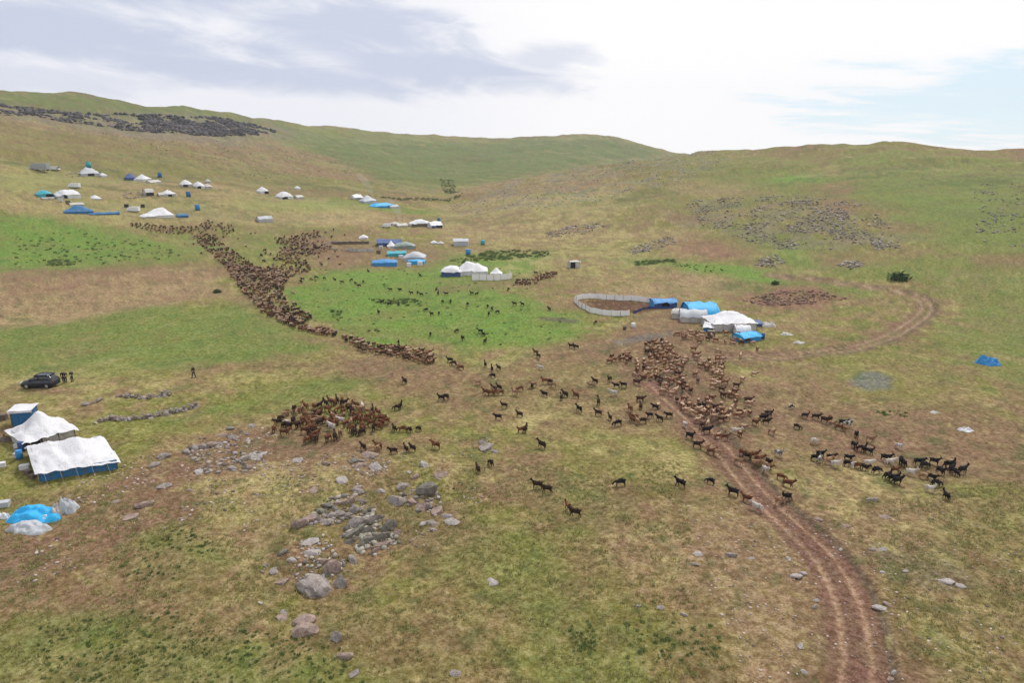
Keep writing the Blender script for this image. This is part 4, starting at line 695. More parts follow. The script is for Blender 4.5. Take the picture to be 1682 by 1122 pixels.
for k, p in enumerate(P):
    c = random.choice([r_, r_, r_, r_, d, d, t_, r_] if k % 9 else [t_, w_]); place_beast('goat', p, random.uniform(0, 6.28), c, random.uniform(.92, 1.15), f"{CW[c]} goat huddled in the dense brown herd at left centre", 'goats huddled in the dense brown herd'); GC += 1
# sheep
SN = 0
def flock(px, n, mind, phrase, group, head, coats, hv=.5, sc=.95):
    global SN
    P = sample_poly(px, n, mind, dn(2.5, .28, .55, 203)); hv = .9
    for p in P:
        c = random.choice(coats); place_beast('sheep', p, R(head)+random.gauss(0, hv), c, sc*random.uniform(.9, 1.12), f"{CW[c]} sheep {phrase}", group); SN += 1
F3 = ['fleece', 'fleece', 'fleecel', 'fleeced', 'fleecel', 'fleece']
flock([(1060,570),(1075,562),(1105,562),(1106,585),(1130,594),(1118,612),(1122,628),(1134,640),(1136,668),(1122,672),(1104,655),(1090,636),(1076,626),(1042,620),(1040,598),(1062,594)], 104, 1.0, 'in the dense flock in front of the blue tents', 'dense flock in front of the blue tents', -50, F3)
flock([(1142,662),(1160,648),(1178,662),(1196,664),(1232,660),(1234,682),(1200,694),(1170,704),(1150,702),(1130,690),(1120,672)], 54, 1.05, 'at the head of the dirt track', 'sheep gathered at the head of the track', -50, F3)
flock([(1010,575),(1100,556),(1150,560),(1250,600),(1290,680),(1270,730),(1160,720),(1100,700),(1020,630)], 26, 2.2, 'straying loose around the dense flock', 'sheep straying round the dense flock', -40, ['fleece', 'fleeced', 'fleecel'])
flock([(1154,598),(1188,592),(1190,606),(1178,622),(1168,622)], 18, .9, 'in the knot below the white tent', 'knot of sheep below the white tent', -60, F3)
flock([(1172,625),(1190,612),(1200,640),(1226,660),(1180,652),(1168,640)], 12, 1.1, 'between the knot and the head of the track', 'sheep between the knot and the track', -60, F3)
flock([(1105,550),(1200,550),(1240,566),(1205,568),(1160,560),(1108,557)], 26, .9, 'lined up against the front of the tents', 'sheep lined up before the tents', 180, F3)
flock([(1000,592),(1036,582),(1040,600),(1000,598)], 9, 1.0, 'just left of the dense flock', 'sheep left of the dense flock', -20, ['fleeced', 'fleece'])
flock([(1112,585),(1270,573),(1265,583),(1130,595)], 8, 3.0, 'spread along the looping track', 'sheep on the looping track', 0, F3)
flock([(845,463),(872,462),(893,451),(913,450),(912,455),(890,462),(870,470),(846,469)], 34, 1.0, 'in the line right of the white canvas camp', 'line of sheep right of the white canvas camp', 200, ['fleeced', 'fleece'])
left_flock = [
 ([(215,368),(300,374),(306,384),(270,384),(215,374)], 70, 1.2), ([(300,374),(352,366),(385,372),(384,384),(340,398),(318,392)], 80, 1.3),
 ([(318,392),(352,392),(376,408),(404,430),(436,446),(400,450),(366,434),(340,412)], 190, 1.1), ([(452,392),(524,378),(526,390),(500,396),(548,408),(540,414),(500,424),(512,448),(462,466),(440,452),(448,430),(462,412)], 300, 1.15),
 ([(366,432),(400,440),(450,440),(470,458),(464,480),(476,506),(448,512),(420,500),(398,480),(384,456)], 420, 1.0), ([(424,502),(452,508),(480,508),(514,522),(500,536),(470,528),(430,512)], 110, .95),
 ([(440,518),(480,524),(512,540),(558,546),(556,554),(510,548),(470,534)], 80, .9), ([(556,548),(600,566),(650,572),(714,584),(712,600),(680,596),(640,586),(590,576),(558,556)], 75, .8)]
allp = []
left_flock += [([(290,360),(400,362),(480,395),(560,375),(590,400),(560,440),(520,470),(500,520),(440,525),(370,450),(300,400)], 60, 1.8)]
for px, n, md in left_flock: allp.append(sample_poly(px, int(n*.9), md*.95, dn(5, .22, .46, 201)))
P = np.vstack(allp); P = P[np.argsort(np.hypot(P[:, 0], P[:, 1]))]
def stream_head(p):     # the sheep stream down towards the centre of the valley
    return math.atan2(-34, 46) if p[0] < -20 else math.atan2(-16, 60)
budget = max(300-SN, 20)
for p in P[:budget]:
    c = random.choice(['fleece', 'fleece', 'fleecel', 'fleeced', 'fleeced']); u, v = project(p[0], p[1], p[2])
    place_beast('sheep', p, stream_head(p)+random.gauss(0, .3), c, .92*random.uniform(.88, 1.1), f"{CW[c]} sheep in the near end of the long stream from the left", 'near end of the long sheep stream')
def low_beast(pose):
    me = beast('sheep', pose, 0); V = np.array([v.co[:] for v in me.vertices]); Q = []
    for f in me.polygons:
        k = list(f.vertices)
        for i in range(1, len(k)-1): Q.append((k[0], k[i], k[i+1]))
    return V, np.array(Q)
LB = [low_beast(p_) for p_ in ('walk', 'stand', 'graze')]
Q = P[budget:]; tones = []
for k in range(len(Q)):
    V = LB[k % 3][0]; c = np.array(random.choice([(0.14,0.062,0.035), (0.19,0.085,0.045), (0.40,0.25,0.16), (0.10,0.045,0.028), (0.045,0.026,0.02), (0.03,0.02,0.016)])); up = sstep(.6, .8, V[:, 2])[:, None]*random.choice([0, 0, .5, 1]); tones.append(c*(1-up)+np.array((0.52,0.38,0.27))*up)  # up: pale back again, bleached fleece plus painted top light
tag(part('distant_sheep', concat(LB, Q, np.array([.88*random.uniform(.82, 1.12) for _ in Q]), [stream_head(p)+random.gauss(0, .4) for p in Q], tones, 'distant_sheep', MAT['tone'], True)), 'far part of the great brown sheep stream flowing down from the left camps', 'sheep', None, 'stuff')
print('goats', GC, 'sheep', SN, 'stream', len(P))

# ------------------------------------------------------------------ tents, tarpaulins, pens
def frame_from(fl, fr):
    a, b_ = at(*fl), at(*fr); d_ = Vector((b_.x-a.x, b_.y-a.y, 0)); L = d_.length; ang = math.atan2(d_.y, d_.x); z = min(a.z, b_.z); return Vector((a.x, a.y, z)), ang, L
def sheet(nx, ny, fn):
    V = [fn(i/nx, j/ny) for i in range(nx+1) for j in range(ny+1)]; Fc = [(i*(ny+1)+j, (i+1)*(ny+1)+j, (i+1)*(ny+1)+j+1, i*(ny+1)+j+1) for i in range(nx) for j in range(ny)]; return V, Fc
def tent(fl, fr, depth, wh, rh, roof, wall, label, kind='ridge', cat='tent', group=None, npan=4, bumps=(), sag=0.12, hip=0.0, door=None, detail=1, overhang=0.15, gable=None, name='tent', seed=None, pole=True, rhip=0, skew=0):
    o, ang, L = frame_from(fl, fr); t = thing(name, label, cat, o, ang, group); sd_ = seed if seed is not None else int(fl[0]*7+fl[1]*3) % 997
    D_ = depth; oh = overhang
    nx = int(min(30, max(6, L*2.5*detail))); ny = int(min(20, max(8, D_*2*detail)))
    def prof(y):
        q = min(1, abs(2*y/D_-1))
        if kind == 'dome': return math.sqrt(max(0, 1-q*q))
        if kind == 'arch': return max(0, 1-q**2.6)
        return 1-q**0.92
    def hgt(x, y):
        fx = x/L; pr = prof(y); h = wh+(rh-wh)*pr
        if hip:
            e = min(1, min(fx, 1-fx)/hip); e = max(e, 0); h = wh+(rh-wh)*min(pr, e**.8)
        if rhip: h = wh+(h-wh)*max(0, min(1, (1-fx)/rhip))**.75
        for bx, bh, bw in bumps: h += bh*math.exp(-((fx-bx)/bw)**2)*max(pr, .1)
        n_ = 1+len(bumps); h -= sag*math.sin(math.pi*((fx*max(2, round(L/3))) % 1))*(.3+.7*pr)
        return h
    def roof_pt(s, r):
        x_ = -oh+(L+2*oh)*s; y_ = -oh+(D_+2*oh)*r; xc = min(max(x_, 0), L); yc = min(max(y_, 0), D_); h = hgt(xc, yc)
        h -= 0.35*max(0, -x_, x_-L)+0.35*max(0, -y_, y_-D_)
        wv = float(vnoise(np.array([x_*1.3+sd_]), np.array([y_*1.3]), 3)[0]-.5)*.26+float(vnoise(np.array([x_*3.1+sd_]), np.array([y_*.9]), 5)[0]-.5)*.16
        edge = (0.05*math.sin(x_*4+sd_)) if r in (0, 1) else 0
        return (x_, y_, max(h+wv*min(1, rh/2.2)+edge, 0.03))
    V, Fc = sheet(nx, ny, roof_pt); part('roof_cloth', mesh_of('roof_cloth', V, Fc, MAT[roof], True), t)
    ins = 0.06; z0 = -0.35
    if wh > 0.25:
        for k in range(npan):
            if door is not None and k == door: continue
            a, b_ = L*k/npan+.02, L*(k+1)/npan-.02
            def wp(s, r, a=a, b_=b_): x_ = a+(b_-a)*s; h = hgt(x_, 0)-.02; return (x_, ins+.05*math.sin(s*9+k+sd_)*(1-r)-.1*(1-r), z0+(h-z0)*r)
            V, Fc = sheet(5, 4, wp); part('wall_panel', mesh_of('wall_panel', V, Fc, MAT[wall if k % 5 != 3 or detail < 2 else wall], True), t)
        V, Fc = sheet(6, 2, lambda s, r: (L*s, D_-ins, z0+(hgt(L*s, D_)-.02-z0)*r)); part('back_wall', mesh_of('back_wall', V, Fc, MAT[wall], True), t)
    for xx, sgn in ((ins, -1), (L-ins, 1)):
        hx = lambda y_: hgt(min(max(xx, 0), L), y_)-.03
        V, Fc = sheet(12, 4, lambda s, r: (xx+.05*math.sin(s*11+sd_)*(1-r)+sgn*.12*(1-r), D_*s, z0+(max(hx(D_*s), .05)-z0)*r)); part('end_wall', mesh_of('end_wall', V, Fc, MAT[gable or roof], True), t)
    if door is not None and npan:
        a, b_ = L*door/npan, L*(door+1)/npan; MB().box(a, .35, z0, b_, .4, max(hgt((a+b_)/2, 0), .6)-.05).obj('doorway_shade', MAT['dark'], t)  # near-black sheet behind the opening, standing in for the shade inside
    if pole and detail >= 1:
        for bx in ([b0[0] for b0 in bumps] or [.08, .92]):
            MB().tube((L*bx, D_/2, 0), (L*bx, D_/2, hgt(L*bx, D_/2)+.25), .05, .04, 6).obj('tent_pole', MAT['wood'], t)
    if detail >= 2:
        for k in range(npan+1):
            MB().tube((L*k/npan, ins-.05, -.3), (L*k/npan, ins-.05, hgt(min(L*k/npan, L), 0)-.03), .045, .04, 6).obj('wall_post', MAT['wood'], t)
        for k in range(5):
            x_ = L*(k+.3)/5; MB().tube((x_, -oh, wh-.05), (x_+.1, -oh-1.1, -.05), .012, .012, 4).obj('guy_rope', MAT['rope'], t)
    if skew:
        for ch in t.children:
            for v_ in ch.data.vertices: v_.co.x += skew*v_.co.y
    return t
def heap(u, v, wpx, hm, mat, label, cat='tarpaulin', asp=.7, name='tarp_heap', rough=.5, rot=0, group=None, peak=0):
    p = at(u, v); s = wpx*Vector((p.x, p.y, p.z-30)).length/FPX/2; t_ = int(u*3+v) % 991
    def fn(a, r):
        th = a*2*math.pi; n0 = float(vnoise(np.array([math.cos(th)*1.6+t_]), np.array([math.sin(th)*1.6]), 8)[0])
        q = (1-r)*s*(.7+.6*n0); x_, y_ = q*math.cos(th), q*math.sin(th)*asp; h = hm*(1-(1-r)**3.2)*(1-rough*.5+rough*float(vnoise(np.array([x_*2.2/s+t_]), np.array([y_*2.2/s]), 9)[0]))
        if peak: h += peak*math.exp(-((1-r)/.25)**2)
        h += hm*min(1, r*4)*(.75*(float(vnoise(np.array([x_*3.2/s+t_]), np.array([y_*5/s]), 4)[0])-.5)-.5*abs(float(vnoise(np.array([x_*6/s+t_+y_*3/s]), np.array([y_*5/s-x_*2/s]), 14)[0])-.5)+.12)
        return (x_, y_, max(h-.05, -.12) if r > 0 else -.15)
    V = []; Fc = []; na, nr = 60, 16
    for j in range(nr):
        for i in range(na): V.append(fn(i/na, j/nr))
    V.append(fn(0, 1)); c = len(V)-1
    Fc = [(j*na+i, j*na+(i+1) % na, (j+1)*na+(i+1) % na, (j+1)*na+i) for j in range(nr-1) for i in range(na)]+[((nr-1)*na+i, (nr-1)*na+(i+1) % na, c) for i in range(na)]
    o = part(name, mesh_of(name, V, Fc, MAT[mat], True), None, (p.x, p.y, p.z)); o.rotation_euler = (0, 0, rot); return tag(o, label, cat, group)
def barrel(u, v, mat, label, r=.3, h=.9, group=None, cat='barrel'):
    p = at(u, v); t = thing('barrel', label, cat, p, 0, group); m = MB(); m.tube((0,0,0), (0,0,h), r, r, 14); m.obj('drum', MAT[mat], t, True)
    MB().tube((0,0,h), (0,0,h+.04), r*1.05, r*1.05, 14).obj('lid', MAT[mat], t)
    for z in (h*.33, h*.66): MB().tube((0,0,z-.02), (0,0,z+.02), r*1.05, r*1.05, 14).obj('hoop', MAT[mat], t)
def crate(u, v, w0, d0, h0, mat, label, rot=.2, cat='box', name='box'):
    p = at(u, v); t = thing(name, label, cat, p, rot); MB().box(-w0/2, -d0/2, -.05, w0/2, d0/2, h0).obj('case', MAT[mat], t); MB().box(-w0/2-.02, -d0/2-.02, h0+.003, w0/2+.02, d0/2+.02, h0+.05).obj('lid', MAT[mat], t)
# --- near camp at the left
tent((66,792), (194,771), 7.2, 1.05, 2.4, 'white', 'dblue', 'large white canvas tent with blue panel walls in the left foreground', npan=7, bumps=((.22,.35,.16),(.6,.4,.14)), sag=.14, rhip=.34, skew=-.28, detail=2, overhang=.30, gable='offwhite')
tent((44,741), (124,716), 5.0, .95, 2.2, 'white', 'offwhite', 'smaller peaked white tent right behind the large white tent', npan=3, bumps=((.48,.8,.22),), hip=.42, sag=.18, detail=2, overhang=.35, gable='offwhite', door=0)
def booth():
    o, ang, L = frame_from((21,701), (53,698)); t = thing('cabin', 'small blue cabin with a flat white roof behind the white tents at the left edge', 'cabin', o, ang); L = 2.1
    for k in range(3): MB().box(L*k/3+.01, 0, -.1, L*(k+1)/3-.01, .04, 1.75).obj('wall_board', MAT['dblue'], t)
    MB().box(0, 1.6, -.1, L, 1.64, 1.85).obj('back_wall', MAT['dblue'], t); MB().box(0, .045, -.1, .04, 1.595, 1.8).obj('side_wall', MAT['dblue'], t); MB().box(L-.04, .045, -.1, L, 1.595, 1.8).obj('side_wall', MAT['dblue'], t)
    V, Fc = sheet(8, 6, lambda s, r: (-.2+(L+.4)*s, -.25+2.1*r, 1.86+.12*r+.05*math.sin(s*7))); 
    part('roof_sheet', mesh_of('roof_sheet', V, Fc, MAT['white'], True), t); MB().box(-.18, -.27, 1.62, L+.18, -.245, 1.86).obj('roof_valance', MAT['white'], t)
    for x_ in (0, L): MB().tube((x_, -.04, -.1), (x_, -.04, 1.84), .04, .04, 6).obj('corner_post', MAT['wood'], t)
booth()
barrel(37,742,'navy','dark blue barrel standing left of the large white tent', .32, .95); barrel(33,754,'blue','blue barrel standing in front of the dark blue barrel', .3, .85)
for (u, v, a, b0, c0, m, lab) in [(41,771,.8,.5,.35,'white','white box on the ground at the left end wall of the large white tent'),(28,752,.5,.4,.4,'offwhite','cream box just left of the blue barrel'),(71,787,.6,.4,.4,'offwhite','off-white box under the front left corner of the large white tent'),(3,768,.7,.5,.4,'white','white box at the left picture edge beside the white tents'),(28,736,.4,.4,.35,'white','small white box behind the blue barrels'),(47,780,.6,.5,.4,'brown','brown box beside the white box at the tent end'),(55,786,.5,.5,.35,'brown','small brown box near the front corner of the large white tent'),(4,690,1.0,.7,.7,'brown','brown box at the left edge beside the blue cabin'),(7,832,.9,.6,.4,'grey','dark grey box at the left edge above the blue tarpaulin heap')]:
    crate(u, v, a, b0, c0, m, lab, random.uniform(-.5, .5))
heap(56,848,72,.62,'cyan','bright blue tarpaulin heap at the lower left edge', asp=.62, rough=1.25, rot=.15); heap(111,838,28,.95,'grey','rounded grey covered bundle right of the blue tarpaulin heap', asp=.8)
heap(96,843,15,.8,'offwhite','cream sack leaning between the blue tarpaulin heap and the grey bundle', name='sack', cat='sack', asp=1.4); heap(46,868,56,.5,'grey','crumpled grey plastic sheet in front of the blue tarpaulin heap', rough=1, asp=.6, name='plastic_sheet', cat='plastic sheet'); heap(6,848,16,.4,'white','white sack at the left end of the blue tarpaulin heap', name='sack', cat='sack'); heap(76,852,24,.35,'white','flat white sack at the front of the blue tarpaulin heap', name='sack', cat='sack')
heap(8,722,20,.5,'brown','brown bundle at the left edge behind the barrels', name='bundle', cat='bundle')
# --- dry-stone walls left
def stone_wall(line, label, per_m=5, hgt=.75, wid=.5, lim=300):
    L = hit(line); Ls = smooth_line(L, 10); seg = np.linalg.norm(np.diff(Ls, axis=0), axis=1); cum = np.concatenate([[0], np.cumsum(seg)]); tot = cum[-1]; p0 = Ls[0]; t = thing('stone_wall', label, 'stone wall', (p0[0], p0[1], gz(*p0)))
    n = min(int(tot*per_m), lim); c0 = Vector((p0[0], p0[1], gz(*p0)))
    for k in range(n):
        s_ = random.uniform(0, tot); q = np.array([np.interp(s_, cum, Ls[:, 0]), np.interp(s_, cum, Ls[:, 1])])+rng.normal(0, wid*.4, 2); lvl = random.random(); sz = random.uniform(.16, .40)
        z = gz(*q)+lvl**2*hgt*.6; put_rock('stone', 4+k % 5, random.choice(['rockg', 'rockp', 'rockg', 'rockl']), Vector((q[0], q[1], z))-c0, sz, sz, sz*1.1, random.uniform(0, 6), parent=t, tilt=random.uniform(-.3, .3))
stone_wall([(162,694),(190,689),(225,689),(262,681),(295,673),(328,664)], 'tumbled dry-stone wall, nearer of the two walls left of the herd', 13, .9, .65)
stone_wall([(196,654),(230,654),(258,651),(282,648)], 'tumbled dry-stone wall, farther of the two walls left of the herd', 11, .7, .5)
stone_wall([(140,665),(155,662),(172,656)], 'short low bit of dry-stone wall at the left end of the ruined pen', 8, .3, .5)
# --- tents by the big pen at right centre
def fabric_fence(line, hgt, mat, label, posth=None, closed=False, lean=.0, name='fence'):
    L = hit(line); 
    if closed: L = np.vstack([L, L[:1]])
    seg = np.linalg.norm(np.diff(L, axis=0), axis=1); cum = np.concatenate([[0], np.cumsum(seg)]); n = max(2, int(cum[-1]/1.7)); ss = np.linspace(0, cum[-1], n+1); X = np.interp(ss, cum, L[:, 0]); Y = np.interp(ss, cum, L[:, 1]); Z = ground_z(X, Y); c0 = Vector((X[0], Y[0], Z[0]))
    t = thing(name, label, 'fence', c0); 
    for k in range(n):
        a = np.array([X[k]-c0.x, Y[k]-c0.y, Z[k]-c0.z]); b_ = np.array([X[k+1]-c0.x, Y[k+1]-c0.y, Z[k+1]-c0.z])
        dd = (b_-a)/max(np.linalg.norm(b_-a), 1e-6); nn = np.array([-dd[1], dd[0], 0])
        def fn(s, r): q = a*(1-s)+b_*s; q = q+nn*(.10*math.sin(s*6.28+k)*r+lean*r); return (q[0], q[1], q[2]-.1+(hgt+.1-.10*math.sin(math.pi*s))*r)
        V, Fc = sheet(4, 3, fn); part('fabric_panel', mesh_of('fabric_panel', V, Fc, MAT[mat], True), t)
        MB().tube((a[0], a[1], a[2]-.2), (a[0], a[1], a[2]+hgt+.12), .035, .03, 5).obj('post', MAT['wood'], t)
    return t
fabric_fence([(1078,497),(1040,494),(1000,492),(962,491),(942,494),(950,502),(966,511),(985,517),(1010,519),(1034,519)], 1.15, 'fence', 'white fabric fence curving round the oval animal pen')
fabric_fence([(1040,516),(1060,509),(1090,507),(1108,508)], .5, 'navy', 'low dark blue sheeting along the mouth of the oval pen')
tent((1075,507), (1112,506), 3.2, 1.2, 1.7, 'blue', 'navy', 'low blue tarpaulin shelter at the right end of the oval pen', npan=3, door=1, kind='arch', gable='blue')
tent((1103,522), (1126,525), 3.0, 1.0, 1.7, 'offwhite', 'offwhite', 'small off-white tent just right of the low blue shelter', npan=2, kind='dome')
tent((1118,529), (1160,531), 3.6, 1.1, 2.2, 'grey', 'offwhite', 'rounded grey-white tent in front of the bright blue domed tent', npan=3, kind='dome')
tent((1135,528), (1180,528), 7.0, 1.0, 2.8, 'cyan', 'dblue', 'bright blue domed tent behind the white tents at the oval pen', npan=3, kind='dome', gable='blue', overhang=.3)
tent((1172,546), (1242,544), 6.0, 1.5, 2.6, 'white', 'offwhite', 'large dingy white peaked tent right of the bright blue domed tent', npan=5, bumps=((.45,.55,.25),), hip=.3, gable='offwhite', door=None, overhang=.2)
tent((1155,545), (1171,547), 2.6, .9, 1.6, 'white', 'dblue', 'narrow white awning against the left side of the dingy white tent', npan=2, door=1)
tent((1210,551), (1232,551), 2.2, .7, 1.5, 'white', 'offwhite', 'small rounded white tent in front of the dingy white tent', npan=2, kind='dome')
tent((1222,563), (1250,558), 2.8, .8, 1.3, 'cyan', 'blue', 'small bright blue tarpaulin shelter at the front right of the camp', npan=2, kind='arch', gable='cyan')
tent((1212,541), (1252,538), 2.6, .7, 1.1, 'navy', 'navy', 'dark blue low tarpaulin lean-to behind the small white rounded tent', npan=2)
heap(1262,537,26,.5,'offwhite','off-white crumpled sheet right of the dark blue lean-to', name='plastic_sheet', cat='plastic sheet', rough=1); heap(1292,549,22,.35,'offwhite','pale crumpled sheet lying right of the small blue shelter', name='plastic_sheet', cat='plastic sheet', rough=1); heap(1312,563,18,.25,'offwhite','faded sheet on the bare ground beside the looping track', name='plastic_sheet', cat='plastic sheet')
barrel(1253,556,'navy','dark blue barrel at the right end of the small bright blue shelter'); barrel(1040,538,'white','white barrel on the brown mound below the oval pen', .35, .8); barrel(1026,542,'brown','brown barrel left of the white barrel below the oval pen', .3, .6)
heap(1622,598,28,1.0,'blue','crumpled blue tarpaulin heap alone on the grass at the right edge', rough=1, asp=.7, peak=.6); heap(1634,600,16,.4,'blue','small blue corner of tarpaulin right of the lone blue heap', rough=1); heap(1586,707,20,.3,'white','white plastic scrap on the brown ground right of the goats', name='plastic_scrap', cat='litter', rough=1)
heap(1534,679,12,.2,'offwhite','pale plastic scrap on the slope above the white scrap', name='plastic_scrap', cat='litter')
# --- white canvas camp in the middle
tent((725,455), (757,455), 5.0, 1.3, 2.4, 'white', 'navy', 'white domed tent with a dark blue skirt at the left of the white canvas camp', npan=3, kind='dome', hip=.3)
tent((750,453), (800,453), 5.0, 1.3, 3.0, 'white', 'white', 'long white ridge tent in the middle of the white canvas camp', npan=4, bumps=((.35,.5,.2),), hip=.3)
fabric_fence([(775,461),(800,461),(841,459),(838,452)], 1.5, 'fence', 'white fabric fence in front of the white canvas camp')
tent((806,456), (824,456), 3.0, 1.0, 2.0, 'white', 'offwhite', 'small white tent behind the right end of the white fabric fence', npan=2, bumps=((.5,.4,.2),), hip=.4)
tent((937,441), (953,440), 2.2, 1.7, 1.9, 'offwhite', 'offwhite', 'lone white canvas box tent on the slope above the oval pen', npan=2, door=0, kind='arch', gable='offwhite')
# --- centre camp by the stone pen
stone_wall([(530,408),(560,411),(600,413),(615,412)], 'low grey stone wall of the far pen, near side', 6, .9, .5, 150); stone_wall([(528,404),(545,398),(575,399),(610,400)], 'low grey stone wall of the far pen, far side', 5, 1.0, .5, 120)
fabric_fence([(572,412),(590,414),(614,413)], 1.1, 'offwhite', 'off-white sheet hung along the near wall of the far stone pen'); fabric_fence([(545,401),(575,401),(606,401)], .9, 'brown', 'brown sheet fence along the far side of the far stone pen')
def T(u, v, wpx, dep_, wh, rh, roof, wall, label, **k):
    k.setdefault('hip', .42 if k.get('kind') == 'dome' else 0); k.setdefault('npan', 2); k.setdefault('detail', .6); return tent((u-wpx/2, v), (u+wpx/2, v), dep_, wh, rh, roof, wall, label, **k)
T(640,405,40,5,1.2,2.2,'navy','navy','dark navy tarpaulin tent behind the stone pen camp', door=1, npan=3)
T(626,402,14,3,1.2,1.8,'dblue','dblue','small teal-blue shelter at the left end of the navy tent')
T(666,409,34,4,1.1,2.2,'green','green','grey-green domed tent right of the navy tent', kind='dome', npan=3)
T(643,408,13,3,.8,2.0,'white','white','small white pointed tent in front of the navy tent', bumps=((.5,.5,.2),), hip=.45)
T(652,421,30,3,1.0,1.6,'teal','teal','pale teal tarpaulin shelter below the small pointed white tent')
T(632,437,40,4,1.2,1.7,'blue','blue','low oval blue tarpaulin tent nearest the camera in the stone pen camp', kind='dome', hip=.3)
T(680,430,34,5,1.2,2.6,'grey','grey','grey domed tent with a blue front sheet right of the oval blue tent', kind='dome', npan=3); T(684,434,26,2,.9,1.3,'cyan','cyan','bright blue sheet shelter against the front of the grey domed tent', kind='dome')
T(597,393,14,3,.6,1.5,'white','white','tiny white tent behind the stone pen', kind='dome')
T(757,404,24,4,1.6,2.3,'grey','grey','grey rounded hut alone right of the stone pen camp', kind='arch'); T(713,401,10,2,.5,1.2,'white','white','small white bundle tent, left one of the pair between camps', kind='dome'); T(724,402,10,2,.4,1.0,'offwhite','offwhite','small white bundle tent, right one of the pair between camps', kind='dome')
barrel(793,402,'teal','large teal water barrel right of the grey rounded hut', .7, 1.4); barrel(769,418,'blue','large blue water barrel below the grey rounded hut', .75, 1.6); barrel(721,364,'dblue','blue water barrel above the white tent row', .7, 1.5)
# --- row of white tents farther back
T(693,373,34,5,1.6,3.0,'white','brown','largest long white domed tent in the far central row', kind='dome', npan=3); T(718,375,18,4,1.2,2.4,'white','navy','white tent with a dark blue front at the right end of the far central row', door=1, bumps=((.5,.3,.3),)); T(662,373,16,3,.8,1.5,'offwhite','offwhite','low off-white awning left of the largest white domed tent')
T(651,371,12,3,.9,1.5,'offwhite','offwhite','small cream tent at the left end of the far central row', kind='dome')
T(437,365,22,4,1.3,2.2,'grey','grey','grey tent alone beside the dry stubble patch', kind='arch')
T(632,341,32,5,1.1,2.3,'cyan','blue','bright blue tent by the smoke in the farthest central camp', kind='dome', npan=3, hip=.2); T(609,334,22,5,1.3,3.2,'grey','grey','pale grey peaked tent in the farthest central camp', bumps=((.4,.6,.2),), hip=.35); T(590,328,14,4,1.1,2.4,'white','green','small white tent at the left of the farthest central camp', bumps=((.5,.4,.3),)); T(648,342,14,3,.9,1.6,'grey','grey','grey shelter at the right end of the bright blue tent')
T(435,318,14,4,1.2,2.9,'white','white','white domed tent, left one of the pair on the far green strip', kind='dome', door=1); T(473,327,18,5,1.3,3.4,'white','white','larger white domed tent, right one of the pair on the far green strip', kind='dome', door=0); T(494,327,11,3,1.0,1.8,'offwhite','offwhite','tiny cream tent right of the larger white domed tent'); T(491,312,6,2,1.0,2.0,'white','white','tiny white tent farthest up behind the pair of domed tents', kind='dome')
# --- left camps
T(76,324,24,4,1.2,2.6,'teal','teal','turquoise domed tent at the left edge of the upper left camp', kind='dome', door=1); T(80,328,20,2,.8,1.0,'offwhite','offwhite','low cream wall sheet below the turquoise domed tent')
T(119,326,30,6,1.5,3.2,'white','white','large white tent right of the turquoise domed tent', kind='dome', door=0, npan=4, hip=.2); T(100,326,12,4,1.0,1.8,'grey','grey','small grey lean-to left of the large white tent'); T(160,328,14,4,.6,1.7,'white','white','low white dome alone right of the large white tent', kind='dome')
T(128,337,22,3,.5,1.1,'offwhite','offwhite','low off-white sheet shelter above the long blue tarpaulin')
T(130,351,48,4,1.0,2.6,'dblue','dblue','long deep blue tarpaulin tent in the lower left camp', hip=.35, npan=4, bumps=((.5,.4,.15),)); T(172,353,50,2.5,.7,1.3,'dblue','dblue','low blue tarpaulin tail right of the long deep blue tent', npan=4, sag=.3)
T(265,357,44,6,1.0,3.0,'white','white','broad white peaked tent in the lower left camp', bumps=((.62,.6,.2),), hip=.3, npan=4); T(246,358,22,4,.8,1.7,'white','offwhite','small white tent at the left foot of the broad white peaked tent', kind='dome'); T(301,357,18,3,.8,1.3,'dblue','dblue','low blue tarpaulin right of the broad white peaked tent')
barrel(325,345,'blue','large blue water barrel right of the broad white tent', .9, 2.0); barrel(310,323,'dblue','large blue water barrel right of the arched white tents', .9, 2.0); barrel(263,291,'dblue','large blue water barrel in the uppermost camp', .9, 2.2); barrel(146,275,'teal','teal water barrel behind the grey tent in the uppermost camp', 1.1, 2.6)
T(247,322,13,4,1.5,2.8,'offwhite','dark','cream arched tent with a dark opening in the upper left camp', kind='arch', door=0, npan=1); T(280,323,20,4,1.2,2.6,'white','offwhite','white arched tent right of the cream arched tent', kind='dome', door=1, npan=3); T(266,323,8,3,1.0,1.8,'offwhite','offwhite','tiny cream tent between the two arched tents')
T(150,289,32,6,1.2,3.4,'grey','grey','blue-grey peaked tent in the uppermost camp', bumps=((.4,.5,.2),), hip=.3, door=1, npan=3); T(172,291,9,3,1.0,2.0,'white','white','tiny white tent at the right of the blue-grey peaked tent', kind='dome'); T(216,296,18,5,1.2,3.0,'navy','navy','navy blue tent in the uppermost camp', hip=.3); T(228,298,16,5,1.2,3.0,'white','white','white peaked tent leaning against the navy blue tent', hip=.4, bumps=((.4,.3,.2),))
T(257,301,18,3,.8,1.6,'offwhite','offwhite','low cream tent under the blue barrel in the uppermost camp'); T(309,307,16,5,1.2,3.0,'white','offwhite','white tent, left one of the three at the right of the uppermost camp', kind='dome', door=0); T(331,310,13,5,1.2,3.0,'white','white','white tent, middle one of the three at the right of the uppermost camp', kind='dome', door=0); T(344,310,11,4,1.0,2.2,'offwhite','offwhite','cream tent, right one of the three at the right of the uppermost camp', kind='dome'); T(343,301,7,3,1.0,1.8,'offwhite','offwhite','tiny cream tent directly above the three tents', kind='dome')
